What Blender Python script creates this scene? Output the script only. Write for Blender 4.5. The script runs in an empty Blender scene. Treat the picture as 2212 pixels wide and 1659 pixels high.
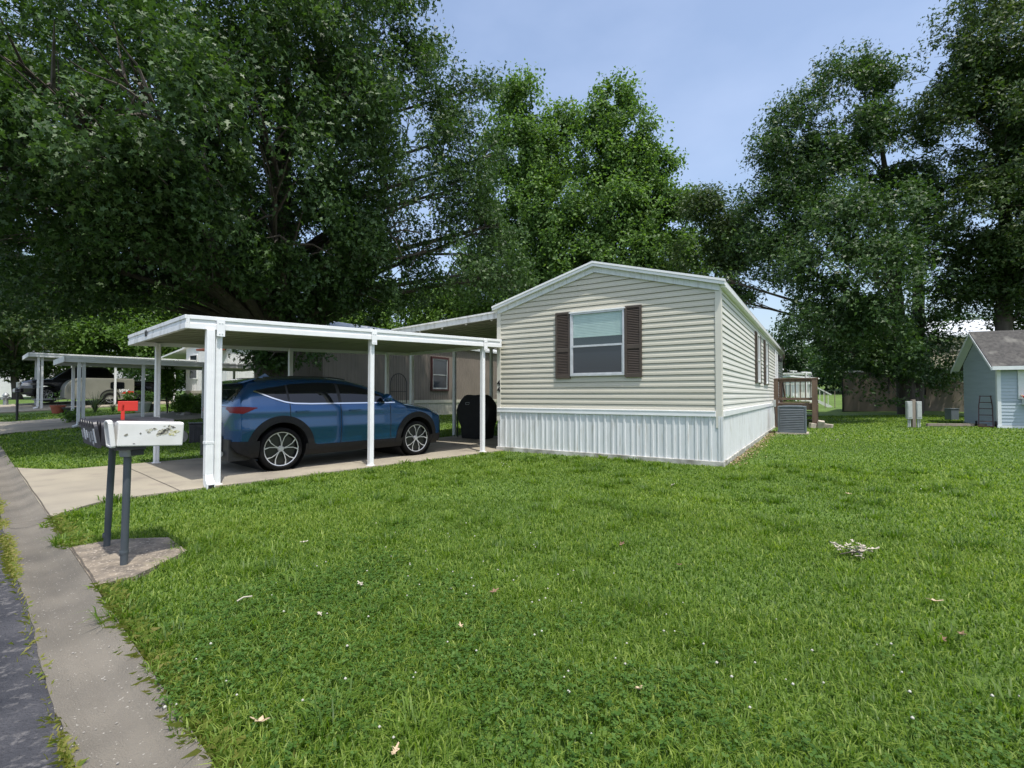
import bpy, bmesh, math, random
import numpy as np
from mathutils import Matrix, Vector
random.seed(4)
RNG = np.random.default_rng(7)
SC = bpy.context.scene
COL = SC.collection
H = 1.30                       # eye height over the drive
F, CX, HY = 1046.0, 1106.0, 853.0

# ---------------------------------------------------------------- helpers
def terrain(x, y):
    x = np.asarray(x, float); y = np.asarray(y, float)
    r = x / np.maximum(y, 3.0)
    s = np.interp(r, [-.75, -.25, .05, .5, .85], [.075, .045, .012, .008, .03])
    y0 = np.interp(r, [-.75, -.25, .05, .5, .85], [14, 14, 13, 13, 10])
    d = np.clip(y - y0, 0, None)
    d = np.where(d < 2, d * d / 4, d - 1) * 1.0
    far = np.clip(y - 28, 0, None)
    left = np.interp(r, [-.3, .1], [1, 0])
    z = s * (d - far * left) + far * left * .012
    z = z + np.interp(r, [.3, .5], [0, .05]) * np.clip(y - 34, 0, 70) * np.interp(r, [.9, 1.6], [1, .4])
    return z
def T(x, y): return float(terrain(x, y))
def P(px, py, Y): return ((px - CX) / F * Y, Y, H + (HY - py) / F * Y)
def PG(px, Y): x = (px - CX) / F * Y; return (x, Y, T(x, Y))

def tag(o, label=None, cat=None, group=None, kind=None):
    if label: o['label'] = label
    if cat: o['category'] = cat
    if group: o['group'] = group
    if kind: o['kind'] = kind
    return o
def thing(name, label, cat, loc=(0, 0, 0), rz=0.0, group=None):
    o = bpy.data.objects.new(name, None); COL.objects.link(o)
    o.location = loc; o.rotation_euler = (0, 0, rz); o.empty_display_size = .2
    return tag(o, label, cat, group)

class MB:
    def __init__(s): s.v = []; s.f = []; s.mi = []; s.cur = 0
    def add(s, vs, fs):
        b = len(s.v); s.v.extend([tuple(p) for p in vs])
        for f in fs: s.f.append(tuple(b + i for i in f)); s.mi.append(s.cur)
        return s
    def box(s, c, d, R=None):
        x, y, z = [k / 2 for k in d]
        vs = [Vector((i * x, j * y, k * z)) for i in (-1, 1) for j in (-1, 1) for k in (-1, 1)]
        if R is not None: vs = [R @ v for v in vs]
        vs = [v + Vector(c) for v in vs]
        return s.add(vs, [(0, 1, 3, 2), (4, 6, 7, 5), (0, 4, 5, 1), (2, 3, 7, 6), (0, 2, 6, 4), (1, 5, 7, 3)])
    def bb(s, x0, x1, y0, y1, z0, z1):
        return s.box(((x0 + x1) / 2, (y0 + y1) / 2, (z0 + z1) / 2), (abs(x1 - x0), abs(y1 - y0), abs(z1 - z0)))
    def bar(s, p, q, w, h, up=(0, 0, 1)):
        p = Vector(p); q = Vector(q); d = (q - p); L = d.length; d.normalize()
        u = Vector(up)
        if abs(d.dot(u)) > .98: u = Vector((0, 1, 0))
        a = d.cross(u).normalized(); b = a.cross(d).normalized()
        R = Matrix((d, a, b)).transposed()
        return s.box((p + q) / 2, (L, w, h), R)
    def tube(s, pts, rad, n=8, cap=True):
        pts = [Vector(p) for p in pts]
        if not hasattr(rad, '__len__'): rad = [rad] * len(pts)
        vs = []; fs = []
        ref = Vector((0.13, .21, .97))
        for i, p in enumerate(pts):
            d = (pts[min(i + 1, len(pts) - 1)] - pts[max(i - 1, 0)])
            d = d.normalized() if d.length > 1e-9 else Vector((0, 0, 1))
            rr = ref if abs(d.dot(ref)) < .95 else Vector((1, 0, 0))
            a = d.cross(rr).normalized(); b = d.cross(a)
            for k in range(n):
                t = 2 * math.pi * k / n
                vs.append(p + rad[i] * (math.cos(t) * a + math.sin(t) * b))
        for i in range(len(pts) - 1):
            for k in range(n):
                k2 = (k + 1) % n
                fs.append((i * n + k, i * n + k2, (i + 1) * n + k2, (i + 1) * n + k))
        if cap:
            fs.append(tuple(range(n))); fs.append(tuple((len(pts) - 1) * n + k for k in reversed(range(n))))
        return s.add(vs, fs)
    def lathe(s, prof, c=(0, 0, 0), n=24, axis='z', a0=0., a1=2 * math.pi):
        vs = []; fs = []; m = len(prof); full = abs(a1 - a0 - 2 * math.pi) < 1e-6
        N = n if full else n + 1
        for k in range(N):
            t = a0 + (a1 - a0) * k / n
            for r, h in prof:
                x, y = r * math.cos(t), r * math.sin(t)
                p = (x, y, h) if axis == 'z' else ((x, h, y) if axis == 'y' else (h, x, y))
                vs.append((c[0] + p[0], c[1] + p[1], c[2] + p[2]))
        for k in range(n):
            k2 = (k + 1) % N
            for j in range(m - 1): fs.append((k * m + j, k2 * m + j, k2 * m + j + 1, k * m + j + 1))
        return s.add(vs, fs)
    def prism(s, poly, lo, hi, axis='y'):
        def mk(a, b, h): return {'y': (a, h, b), 'x': (h, a, b), 'z': (a, b, h)}[axis]
        n = len(poly)
        vs = [mk(a, b, lo) for a, b in poly] + [mk(a, b, hi) for a, b in poly]
        fs = [tuple(range(n)), tuple(range(2 * n - 1, n - 1, -1))]
        fs += [(i, (i + 1) % n, n + (i + 1) % n, n + i) for i in range(n)]
        return s.add(vs, fs)
    def grid(s, rows):
        n = len(rows[0]); vs = [p for r in rows for p in r]
        return s.add(vs, [(i * n + j, i * n + j + 1, (i + 1) * n + j + 1, (i + 1) * n + j) for i in range(len(rows) - 1) for j in range(n - 1)])
    def quad(s, a, b, c, d): return s.add([a, b, c, d], [(0, 1, 2, 3)])
    def build(s, name, mats, parent=None, smooth=False, bevel=0, solid=0, norm=True):
        me = bpy.data.meshes.new(name); me.from_pydata(s.v, [], s.f)
        if not isinstance(mats, (list, tuple)): mats = [mats]
        for m in mats: me.materials.append(m)
        me.polygons.foreach_set('material_index', s.mi)
        if norm:
            bm = bmesh.new(); bm.from_mesh(me); bmesh.ops.recalc_face_normals(bm, faces=bm.faces); bm.to_mesh(me); bm.free()
        if smooth: me.polygons.foreach_set('use_smooth', [True] * len(me.polygons))
        o = bpy.data.objects.new(name, me); COL.objects.link(o)
        if parent: o.parent = parent
        if solid:
            m = o.modifiers.new('s', 'SOLIDIFY'); m.thickness = solid
        if bevel:
            m = o.modifiers.new('b', 'BEVEL'); m.width = bevel; m.segments = 2; m.limit_method = 'ANGLE'
        if smooth:
            try: me.set_sharp_from_angle(angle=math.radians(40))
            except Exception: pass
        return o

def npmesh(name, V, faces_n, F_idx, mats, parent=None, attr=None, mi=None, smooth=False):
    """V (N,3); all faces of faces_n corners; F_idx (M,faces_n)"""
    me = bpy.data.meshes.new(name)
    M = len(F_idx)
    me.vertices.add(len(V)); me.vertices.foreach_set('co', V.astype(np.float32).ravel())
    me.loops.add(M * faces_n); me.loops.foreach_set('vertex_index', F_idx.astype(np.int32).ravel())
    me.polygons.add(M)
    me.polygons.foreach_set('loop_start', np.arange(0, M * faces_n, faces_n, dtype=np.int32))
    me.polygons.foreach_set('loop_total', np.full(M, faces_n, dtype=np.int32))
    for m in mats: me.materials.append(m)
    if mi is not None: me.polygons.foreach_set('material_index', mi.astype(np.int32))
    me.update(calc_edges=True)
    if attr is not None:
        a = me.attributes.new('tint', 'FLOAT', 'FACE'); a.data.foreach_set('value', attr.astype(np.float32))
    if smooth: me.polygons.foreach_set('use_smooth', np.ones(M, bool))
    o = bpy.data.objects.new(name, me); COL.objects.link(o)
    if parent: o.parent = parent
    return o

def copy_tree(o, parent=None):
    c = o.copy(); COL.objects.link(c); c.parent = parent
    for ch in list(o.children): copy_tree(ch, c)
    return c

# ---------------------------------------------------------------- materials
def mat(name, col, col2=None, scale=8, rough=.6, metal=0, bump=0, bscale=60, spec=.5, detail=6, lo=.35, hi=.65, stretch=None, coat=0, third=None):
    m = bpy.data.materials.new(name); m.use_nodes = True
    nt = m.node_tree; b = nt.nodes['Principled BSDF']
    b.inputs['Base Color'].default_value = (*col, 1); b.inputs['Roughness'].default_value = rough
    b.inputs['Metallic'].default_value = metal; b.inputs['Specular IOR Level'].default_value = spec
    if coat: b.inputs['Coat Weight'].default_value = coat; b.inputs['Coat Roughness'].default_value = .04
    tc = nt.nodes.new('ShaderNodeTexCoord'); src = tc.outputs['Object']
    if stretch:
        mp = nt.nodes.new('ShaderNodeMapping'); mp.inputs['Scale'].default_value = stretch
        nt.links.new(src, mp.inputs[0]); src = mp.outputs[0]
    def noise(sc, dt):
        n = nt.nodes.new('ShaderNodeTexNoise'); n.inputs['Scale'].default_value = sc; n.inputs['Detail'].default_value = dt
        nt.links.new(src, n.inputs['Vector']); return n
    if col2 is not None:
        n = noise(scale, detail); r = nt.nodes.new('ShaderNodeValToRGB')
        r.color_ramp.elements[0].position = lo; r.color_ramp.elements[1].position = hi
        r.color_ramp.elements[0].color = (*col, 1); r.color_ramp.elements[1].color = (*col2, 1)
        nt.links.new(n.outputs[0], r.inputs[0]); out = r.outputs[0]
        if third is not None:      # (colour, scale, lo, hi)
            n3 = noise(third[1], 8); r3 = nt.nodes.new('ShaderNodeValToRGB')
            r3.color_ramp.elements[0].position = third[2]; r3.color_ramp.elements[1].position = third[3]
            r3.color_ramp.elements[0].color = (0, 0, 0, 1); r3.color_ramp.elements[1].color = (1, 1, 1, 1)
            nt.links.new(n3.outputs[0], r3.inputs[0])
            mx = nt.nodes.new('ShaderNodeMix'); mx.data_type = 'RGBA'
            nt.links.new(r3.outputs[0], mx.inputs[0]); nt.links.new(out, mx.inputs[6]); mx.inputs[7].default_value = (*third[0], 1)
            out = mx.outputs[2]
        nt.links.new(out, b.inputs['Base Color'])
    if bump:
        n2 = noise(bscale, 5); bp = nt.nodes.new('ShaderNodeBump'); bp.inputs['Strength'].default_value = bump; bp.inputs['Distance'].default_value = .02
        nt.links.new(n2.outputs[0], bp.inputs['Height']); nt.links.new(bp.outputs[0], b.inputs['Normal'])
    return m

def leafmat(name, c0, c1, c2, trans=.35, rough=.45, spec=.3):
    m = bpy.data.materials.new(name); m.use_nodes = True; nt = m.node_tree; b = nt.nodes['Principled BSDF']
    at = nt.nodes.new('ShaderNodeAttribute'); at.attribute_name = 'tint'
    r = nt.nodes.new('ShaderNodeValToRGB'); e = r.color_ramp.elements
    e[0].position = 0; e[0].color = (*c0, 1); e[1].position = 1; e[1].color = (*c2, 1)
    k = e.new(.5); k.color = (*c1, 1)
    nt.links.new(at.outputs['Fac'], r.inputs[0]); nt.links.new(r.outputs[0], b.inputs['Base Color'])
    b.inputs['Roughness'].default_value = rough; b.inputs['Specular IOR Level'].default_value = spec
    t = nt.nodes.new('ShaderNodeBsdfTranslucent')
    g = nt.nodes.new('ShaderNodeMix'); g.data_type = 'RGBA'; g.blend_type = 'MULTIPLY'; g.inputs[0].default_value = 1
    nt.links.new(r.outputs[0], g.inputs[6]); g.inputs[7].default_value = (1.5, 1.6, .6, 1)
    nt.links.new(g.outputs[2], t.inputs[0])
    mx = nt.nodes.new('ShaderNodeMixShader'); mx.inputs[0].default_value = trans
    nt.links.new(b.outputs[0], mx.inputs[1]); nt.links.new(t.outputs[0], mx.inputs[2])
    nt.links.new(mx.outputs[0], nt.nodes['Material Output'].inputs[0])
    return m

M = {}
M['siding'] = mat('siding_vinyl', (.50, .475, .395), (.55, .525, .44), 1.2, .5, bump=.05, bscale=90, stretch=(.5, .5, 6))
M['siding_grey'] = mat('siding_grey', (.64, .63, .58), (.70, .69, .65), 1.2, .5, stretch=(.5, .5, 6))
M['trim'] = mat('trim_beige', (.58, .56, .49), (.63, .61, .54), 3, .5)
M['white'] = mat('white_metal', (.76, .77, .78), (.82, .83, .84), 3, .38, stretch=(1, 1, 3))
M['whitedirty'] = mat('white_metal_stained', (.74, .75, .76), (.46, .46, .44), 2.5, .45, lo=.48, hi=.78, stretch=(4, 4, .8))
M['skirt'] = mat('skirting_metal', (.68, .70, .71), (.60, .62, .63), 1.5, .4, stretch=(6, 6, .5), third=((.42, .41, .36), 5, .54, .80))
M['skirtbase'] = mat('skirt_base', (.55, .54, .50), (.22, .21, .18), 5, .7, bump=.2)
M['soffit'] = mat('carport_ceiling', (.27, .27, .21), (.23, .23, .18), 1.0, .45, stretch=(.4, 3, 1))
M['roofmetal'] = mat('roof_metal', (.55, .57, .58), (.45, .47, .48), 2, .45)
M['brown'] = mat('shutter_brown', (.062, .046, .035), (.072, .054, .041), 6, .55)
M['alu'] = mat('window_aluminium', (.62, .63, .65), (.52, .53, .55), 9, .35, metal=.3)
M['glass'] = mat('dark_glass', (.025, .032, .045), None, rough=.04, spec=.8)
M['glassd'] = mat('tinted_glass', (.006, .007, .009), None, rough=.03, spec=.6)
M['blind'] = mat('blind_white', (.62, .70, .68), (.56, .64, .62), 5, .5)
M['black'] = mat('black_plastic', (.012, .012, .013), (.02, .02, .021), 12, .5)
M['blackcloth'] = mat('black_cover', (.008, .008, .009), (.014, .014, .015), 6, .75, bump=.4, bscale=9)
M['conc'] = mat('concrete', (.325, .29, .222), (.262, .235, .185), 1.1, .85, bump=.25, bscale=120, third=((.22, .19, .155), 2.2, .52, .8))
M['gutter'] = mat('gutter_concrete', (.185, .166, .135), (.095, .086, .072), 1.7, .9, bump=.5, bscale=140, lo=.3, hi=.7, third=((.36, .34, .30), 60, .66, .7))
M['pad'] = mat('pad_concrete', (.27, .225, .17), (.13, .11, .088), 9, .9, bump=.6, bscale=90, third=((.44, .38, .31), 45, .58, .68))
M['asphalt'] = mat('asphalt', (.020, .022, .030), (.062, .062, .070), 2.4, .85, bump=1, bscale=70, third=((.13, .125, .125), 26, .55, .70))
M['crack'] = mat('joint_dark', (.10, .085, .065), (.06, .05, .04), 20, .95)
M['postpipe'] = mat('grey_pipe', (.055, .068, .08), (.10, .115, .12), 6, .5, lo=.45, hi=.75, stretch=(1, 1, .5))
M['mailwhite'] = mat('mailbox_white', (.72, .72, .70), (.62, .62, .59), 5, .4, third=((.06, .06, .05), 34, .74, .77))
M['sticker'] = mat('worn_sticker', (.07, .07, .06), (.55, .53, .42), 45, .6, lo=.44, hi=.6)
M['stickery'] = mat('worn_yellow_sticker', (.42, .40, .15), (.66, .65, .58), 60, .6, lo=.42, hi=.6)
M['mailblack'] = mat('mailbox_black', (.022, .022, .028), (.038, .038, .045), 7, .4)
M['label'] = mat('label_tape', (.42, .44, .46), (.20, .21, .22), 40, .5)
M['labelw'] = mat('label_white', (.62, .64, .66), (.50, .52, .54), 40, .5)
M['red'] = mat('red_plastic', (.62, .035, .02), (.55, .03, .02), 8, .45)
M['steel'] = mat('galvanised', (.36, .38, .38), (.26, .28, .28), 8, .45, metal=.5)
M['ac'] = mat('condenser_grey', (.115, .14, .158), (.095, .115, .13), 5, .5)
M['deckwood'] = mat('stained_wood', (.15, .098, .066), (.095, .062, .043), 5, .75, stretch=(1, 1, .3), bump=.3, bscale=40)
M['deckpale'] = mat('pale_wood', (.27, .23, .11), (.2, .17, .08), 6, .8)
M['blocks'] = mat('concrete_block', (.45, .40, .33), (.33, .29, .24), 8, .9, bump=.5)
M['pedestal'] = mat('utility_grey', (.42, .44, .43), (.36, .38, .37), 6, .5)
M['oldwood'] = mat('weathered_post', (.26, .22, .18), (.17, .14, .12), 8, .85, stretch=(1, 1, .2))
M['shed'] = mat('shed_blue_siding', (.36, .425, .49), (.32, .385, .445), 2, .55, stretch=(.5, .5, 5))
M['shedwhite'] = mat('shed_trim', (.66, .69, .71), (.6, .63, .65), 4, .5)
M['shingle'] = mat('shingles', (.045, .043, .042), (.08, .077, .073), 9, .9, bump=.6, bscale=60, third=((.17, .165, .15), 2.2, .56, .75))
M['tan'] = mat('tan_panel', (.22, .18, .14), (.18, .15, .115), 1.5, .7)
M['beige'] = mat('beige_house', (.42, .36, .27), (.37, .32, .24), 2, .7)
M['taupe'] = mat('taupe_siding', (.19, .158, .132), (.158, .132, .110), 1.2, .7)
M['cream'] = mat('cream_skirting', (.50, .48, .40), (.42, .40, .33), 3, .6, stretch=(5, 5, .6))
M['maroon'] = mat('maroon_frame', (.06, .018, .018), (.05, .015, .015), 6, .5)
M['iron'] = mat('wrought_iron', (.015, .015, .016), None, rough=.5)
M['bark'] = mat('bark', (.055, .045, .037), (.10, .085, .07), 7, .95, bump=1, bscale=16, stretch=(1, 1, .22))
M['carblue'] = mat('blue_car_paint', (.010, .070, .185), (.011, .075, .195), 30, .22, metal=.6, coat=1)
M['cardark'] = mat('black_truck_paint', (.012, .012, .018), (.014, .014, .02), 30, .25, metal=.3, coat=1)
M['clad'] = mat('grey_cladding', (.009, .009, .010), (.013, .013, .014), 20, .6, spec=.25)
M['tyre'] = mat('tyre_rubber', (.006, .006, .006), (.010, .010, .010), 15, .85, spec=.15)
M['rim'] = mat('rim_silver', (.52, .52, .53), None, rough=.3, metal=.45)
M['rimdark'] = mat('rim_black', (.012, .012, .012), None, rough=.3)
M['chrome'] = mat('chrome', (.75, .76, .77), None, rough=.15, metal=1)
M['tail'] = mat('tail_light', (.16, .003, .004), None, rough=.3, spec=.25)
M['headl'] = mat('head_light', (.22, .23, .25), None, rough=.08, spec=.8, coat=1)
M['trailer'] = mat('trailer_skin', (.30, .295, .25), (.26, .255, .215), 2, .4, metal=.2)
M['terracotta'] = mat('terracotta', (.36, .10, .06), (.29, .08, .05), 8, .75)
M['pink'] = mat('pink_glaze', (.40, .08, .13), (.33, .06, .10), 8, .4)
M['potgrey'] = mat('grey_pot', (.42, .45, .42), (.36, .38, .36), 8, .6)
M['soil'] = mat('soil', (.05, .035, .025), (.09, .065, .045), 14, .95, bump=.6)
M['leafdry'] = mat('dry_leaf', (.52, .40, .27), (.40, .29, .18), 30, .8)
M['leafpale'] = mat('pale_dry_leaf', (.45, .41, .33), (.34, .31, .25), 30, .8)
M['leafbrown'] = mat('brown_dry_leaf', (.22, .13, .085), (.16, .09, .06), 30, .8)
M['rock'] = mat('rock', (.33, .31, .28), (.22, .21, .19), 5, .9, bump=.6, bscale=14)
M['oak'] = leafmat('oak_leaf', (.026, .058, .016), (.048, .098, .026), (.10, .17, .05), .27, .50, .36)
M['oak2'] = leafmat('oak_leaf_brown', (.032, .062, .018), (.054, .098, .026), (.105, .130, .042), .27, .52, .34)
M['maple'] = leafmat('maple_leaf', (.060, .120, .032), (.108, .198, .050), (.185, .29, .080), .38, .55, .3)
M['limeleaf'] = leafmat('lime_leaf', (.055, .11, .02), (.10, .185, .032), (.16, .26, .055), .38, .55, .3)
M['farleaf'] = leafmat('far_leaf', (.022, .052, .016), (.040, .085, .024), (.07, .125, .036), .3, .5, .3)
M['yucca'] = leafmat('yucca_leaf', (.05, .075, .045), (.085, .12, .07), (.13, .16, .10), .2)
M['grass'] = leafmat('grass_blade', (.046, .100, .011), (.125, .207, .026), (.28, .355, .075), .44, .48, .3)
M['grassdry'] = leafmat('dry_grass_blade', (.14, .20, .035), (.23, .24, .06), (.34, .29, .12), .4, .6, .2)
M['clover'] = leafmat('clover_leaf', (.040, .094, .016), (.062, .130, .022), (.10, .18, .04), .35, .6, .2)
M['cloverflower'] = mat('clover_flower', (.46, .46, .40), (.36, .35, .29), 80, .8)
M['groundmat'] = mat('lawn_soil', (.062, .112, .015), (.095, .160, .022), .55, .95, bump=.8, bscale=34, third=((.095, .165, .030), 9, .5, .75))

# ---------------------------------------------------------------- world, sun, camera
EL, AZX, AZY = math.radians(69), .45, -.893       # towards the sun: right and behind the camera
w = bpy.data.worlds.new('World'); SC.world = w; w.use_nodes = True
nt = w.node_tree; bg = nt.nodes['Background']; sky = nt.nodes.new('ShaderNodeTexSky')
sky.sky_type = 'NISHITA'; sky.sun_disc = False; sky.sun_elevation = EL
sky.sun_rotation = math.atan2(AZX, AZY)
sky.air_density = 1.2; sky.dust_density = 3.5; sky.ozone_density = 2.0; sky.altitude = 200
wc = nt.nodes.new('ShaderNodeTexCoord'); wm_ = nt.nodes.new('ShaderNodeMapping'); wm_.inputs['Scale'].default_value = (1.2, 1.2, 2.6)
wn_ = nt.nodes.new('ShaderNodeTexNoise'); wn_.inputs['Scale'].default_value = 2.1; wn_.inputs['Detail'].default_value = 5; wn_.inputs['Roughness'].default_value = .5
wr = nt.nodes.new('ShaderNodeValToRGB'); wr.color_ramp.elements[0].position = .40; wr.color_ramp.elements[1].position = .72; wr.color_ramp.elements[0].color = (.10, .10, .10, 1); wr.color_ramp.elements[1].color = (.28, .28, .28, 1)
wx = nt.nodes.new('ShaderNodeMix'); wx.data_type = 'RGBA'; wx.inputs[7].default_value = (4.4, 5.0, 6.5, 1)      # thin high haze
nt.links.new(wc.outputs['Generated'], wm_.inputs[0]); nt.links.new(wm_.outputs[0], wn_.inputs[0]); nt.links.new(wn_.outputs[0], wr.inputs[0])
nt.links.new(wr.outputs[0], wx.inputs[0]); nt.links.new(sky.outputs[0], wx.inputs[6]); nt.links.new(wx.outputs[2], bg.inputs[0]); bg.inputs[1].default_value = .15
sun = bpy.data.lights.new('sun', 'SUN'); sun.energy = 3.3; sun.angle = math.radians(.5); sun.color = (1, .955, .88)
so = bpy.data.objects.new('sun', sun); COL.objects.link(so)
sd = Vector((AZX * math.cos(EL), AZY * math.cos(EL), math.sin(EL)))
so.rotation_euler = sd.to_track_quat('Z', 'Y').to_euler(); so.location = (5, -10, 30)
cam = bpy.data.cameras.new('camera'); co = bpy.data.objects.new('camera', cam); COL.objects.link(co); SC.camera = co
cam.sensor_width = 36; cam.lens = F / 2212 * 36; cam.clip_end = 2000; cam.clip_start = .05
co.location = (0, 0, H); co.rotation_euler = (math.radians(90 + 1.31), 0, 0)
SC.view_settings.view_transform = 'Standard'; SC.view_settings.look = 'None'; SC.view_settings.exposure = .55; SC.view_settings.gamma = 1

# ---------------------------------------------------------------- ground
N1, N2 = (.664, .7477), (-.7477, .664)        # along the drive, along the road
def nq(n, q): return (N1[0] * n + N2[0] * q, N1[1] * n + N2[1] * q)
def to_nq(x, y): return x * N1[0] + y * N1[1], x * N2[0] + y * N2[1]
RZ = math.atan2(N1[1], N1[0])
xs = np.concatenate([np.linspace(-160, -42, 30), np.linspace(-40, -12.2, 57), np.linspace(-12, 6, 91), np.linspace(6.4, 40, 68), np.linspace(42, 160, 30)])
ys = np.concatenate([np.linspace(-60, -6, 16), np.linspace(-5, -2.2, 8), np.linspace(-2, 13, 76), np.linspace(13.4, 45, 80), np.linspace(46, 260, 80)])
XX, YY = np.meshgrid(xs, ys); ZZ = terrain(XX, YY)
nn, qq = to_nq(XX, YY)
ZZ = ZZ - np.where((nn < .74) & (nn > -9) & (YY < 22), .08, np.where((nn < .62) & (nn > -9), .08, 0.0))
V = np.stack([XX, YY, ZZ], -1).reshape(-1, 3); nx = len(xs)
I = (np.arange(len(ys) - 1)[:, None] * nx + np.arange(nx - 1)[None, :]).ravel()
g = npmesh('ground', V, 4, np.stack([I, I + 1, I + nx + 1, I + nx], 1), [M['groundmat']], smooth=True); tag(g, kind='structure')

def sheet(name, material, ns, qlo, qhi, off, nqd=40, skirt=.12, jag=0):
    m = MB(); rows = []
    for n in ns:
        a, b = qlo(n), qhi(n); row = []
        for k in range(nqd + 1):
            q = a + (b - a) * k / nqd; x, y = nq(n, q); row.append((x, y, T(x, y) + off))
        row = [(row[0][0], row[0][1], row[0][2] - skirt)] + row + [(row[-1][0], row[-1][1], row[-1][2] - skirt)]
        rows.append(row)
    lo = [(p[0], p[1], p[2] - skirt) for p in rows[0]]; hi = [(p[0], p[1], p[2] - skirt) for p in rows[-1]]
    m.grid([lo] + rows + [hi])
    o = m.build(name, material); tag(o, kind='structure'); return o
GN0, GN1 = .268, .592           # gutter strip
DQ0, DQ1 = 5.85 * H, 8.64 * H
def flare(n): return max(0, min(1, (1.25 - n) / .68)) ** 1.6
def dlo(n): return DQ0 - .70 * flare(n)
def dhi(n): return DQ1 + 1.0 * flare(n)
sheet('driveway', M['conc'], list(np.linspace(GN1, 1.35, 14)) + list(np.linspace(1.5, 8.35 * H, 20)), dlo, dhi, .03, 20)
D2A, D2B = 22.6, 26.4
sheet('neighbour_driveway', M['conc'], np.linspace(GN1, 8.5, 30), lambda n: D2A - .6 * flare(n), lambda n: D2B + .6 * flare(n), .04, 16)
sheet('far_driveway', M['conc'], np.linspace(GN1, 8.5, 30), lambda n: 31.2, lambda n: 36.5, .05, 16)
sheet('pad', M['pad'], np.linspace(GN1 + .002, 1.22, 10), lambda n: 3.28 * H + max(0, n - .8) * .9, lambda n: 4.22 * H - max(0, n - .9) * .9, .028, 10)
# rolled gutter, one strip with a shallow dip
_ej = np.cumsum(np.random.default_rng(2).normal(size=3000)) * .0022; _ej = _ej - np.convolve(_ej, np.ones(60) / 60, 'same') + np.random.default_rng(3).normal(size=3000) * .0022
def EJ(q): return float(np.interp((q + 14) * 22, np.arange(3000), _ej))
m = MB(); rows = []
for q in np.concatenate([np.linspace(-12, -2.1, 20), np.linspace(-2, 14, 420), np.linspace(14.2, 60, 60)]):
    row = []
    for k, (t, dz) in enumerate([(0, -.10), (.001, -.012), (.25, -.03), (.5, -.035), (.72, -.02), (.9, .012), (.999, .022), (1, -.1)]):
        n = GN0 + (GN1 - GN0) * t + (EJ(q) if t < .01 else 0)
        x, y = nq(n, q); row.append((x, y, T(x, y) + dz))
    rows.append(row)
m.grid(rows); tag(m.build('gutter', M['gutter'], smooth=False), kind='structure')
sheet('road', M['asphalt'], [-7.5, -5, -3, -2, -1, -.4, 0, GN0 + .03], lambda n: -14, lambda n: 60, -.022, 120)
# joints in the concrete
m = MB()
def strip(a, b, wd, off):
    k = 10; d = np.array(b) - np.array(a); L = np.hypot(*d); px = np.array((-d[1], d[0])) / L
    for i in range(k):
        pts = []
        for t in (i / k, (i + 1) / k):
            for s_ in (-1, 1):
                jit = .004 * math.sin(t * 17 + a[0]) if 0 < t < 1 else 0
                p = np.array(a) + d * t + px * (s_ * wd / 2 + jit); x, y = nq(*p); pts.append((x, y, T(x, y) + off))
        m.quad(pts[0], pts[1], pts[3], pts[2])
strip((1.9, DQ0), (1.9, DQ1), .013, .034); strip((4.9, DQ0), (4.9, DQ1), .012, .034); strip((7.6, DQ0), (7.6, DQ1), .012, .034)
strip((GN1 + .012, dlo(GN1)), (GN1 + .012, dhi(GN1)), .014, .034)
strip((GN1 + .012, 3.3 * H), (GN1 + .012, 4.2 * H), .013, .032)
for qv in (6.9, 12.4): strip((GN0 + .03, qv), (GN1 - .02, qv), .014, .026)
tag(m.build('slab_joints', M['crack'], norm=False), kind='structure')
# ---------------------------------------------------------------- main mobile home
HX, HYY, W, L = 2.91 * H, 6.748 * H, 3.746 * H, 17.0
HR = math.atan2(-.537, .844)
EAVE, PEAK, BAND0, BAND1 = 3.31, 3.98, .906, 1.006
def house_pt(x, y):
    c, s = math.cos(HR), math.sin(HR); return HX + c * x - s * y, HYY + s * x + c * y
home = thing('mobile_home', 'beige lap sided mobile home with white skirting and a brown shuttered end window', 'mobile home', (HX, HYY, 0), HR)
PITCH = .1145
PROF = [(0, -.006), (.0, .0155), (.045, .0125), (.055, .0075), (.097, .005), (.0975, -.013), (PITCH, -.013)]
def siding(mb, x0f, x1f, z0, z1, place):
    z = z0; rs_ = random.Random(int(z0 * 977) + len(mb.v))
    while z < z1 - .01:
        jx = x0f(z) + (x1f(z) - x0f(z)) * rs_.uniform(.12, .88); jo = rs_.choice((0, 0, .0022))
        for (a, ya), (b, yb) in zip(PROF[:-1], PROF[1:]):
            za, zb = z + a, min(z + b, z1)
            if za >= z1: break
            xa0, xa1, xb0, xb1 = x0f(za), x1f(za), x0f(zb), x1f(zb)
            if xa1 - xa0 < .02: continue
            if xb1 - xb0 < 0: xb0 = xb1 = (xa0 + xa1) / 2
            if jo and xa0 < jx < xa1 and xb0 < jx < xb1 and ya > 0:
                mb.quad(place(xa0, za, ya + jo), place(jx, za, ya + jo), place(jx, zb, yb + jo), place(xb0, zb, yb + jo)); mb.quad(place(jx, za, ya), place(xa1, za, ya), place(xb1, zb, yb), place(jx, zb, yb)); mb.quad(place(jx, za, ya), place(jx, za, ya + jo), place(jx, zb, yb + jo), place(jx, zb, yb))
            else: mb.quad(place(xa0, za, ya), place(xa1, za, ya), place(xb1, zb, yb), place(xb0, zb, yb))
        z += PITCH
def gx0(z): return -W + .06 + (max(0, z - EAVE) / (PEAK - EAVE)) * (W / 2)
def gx1(z): return -.06 - (max(0, z - EAVE) / (PEAK - EAVE)) * (W / 2)
m = MB(); siding(m, gx0, gx1, BAND1, PEAK - .02, lambda x, z, y: (x, -y, z))
m.build('front_wall', M['siding'], home, norm=False)
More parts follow.
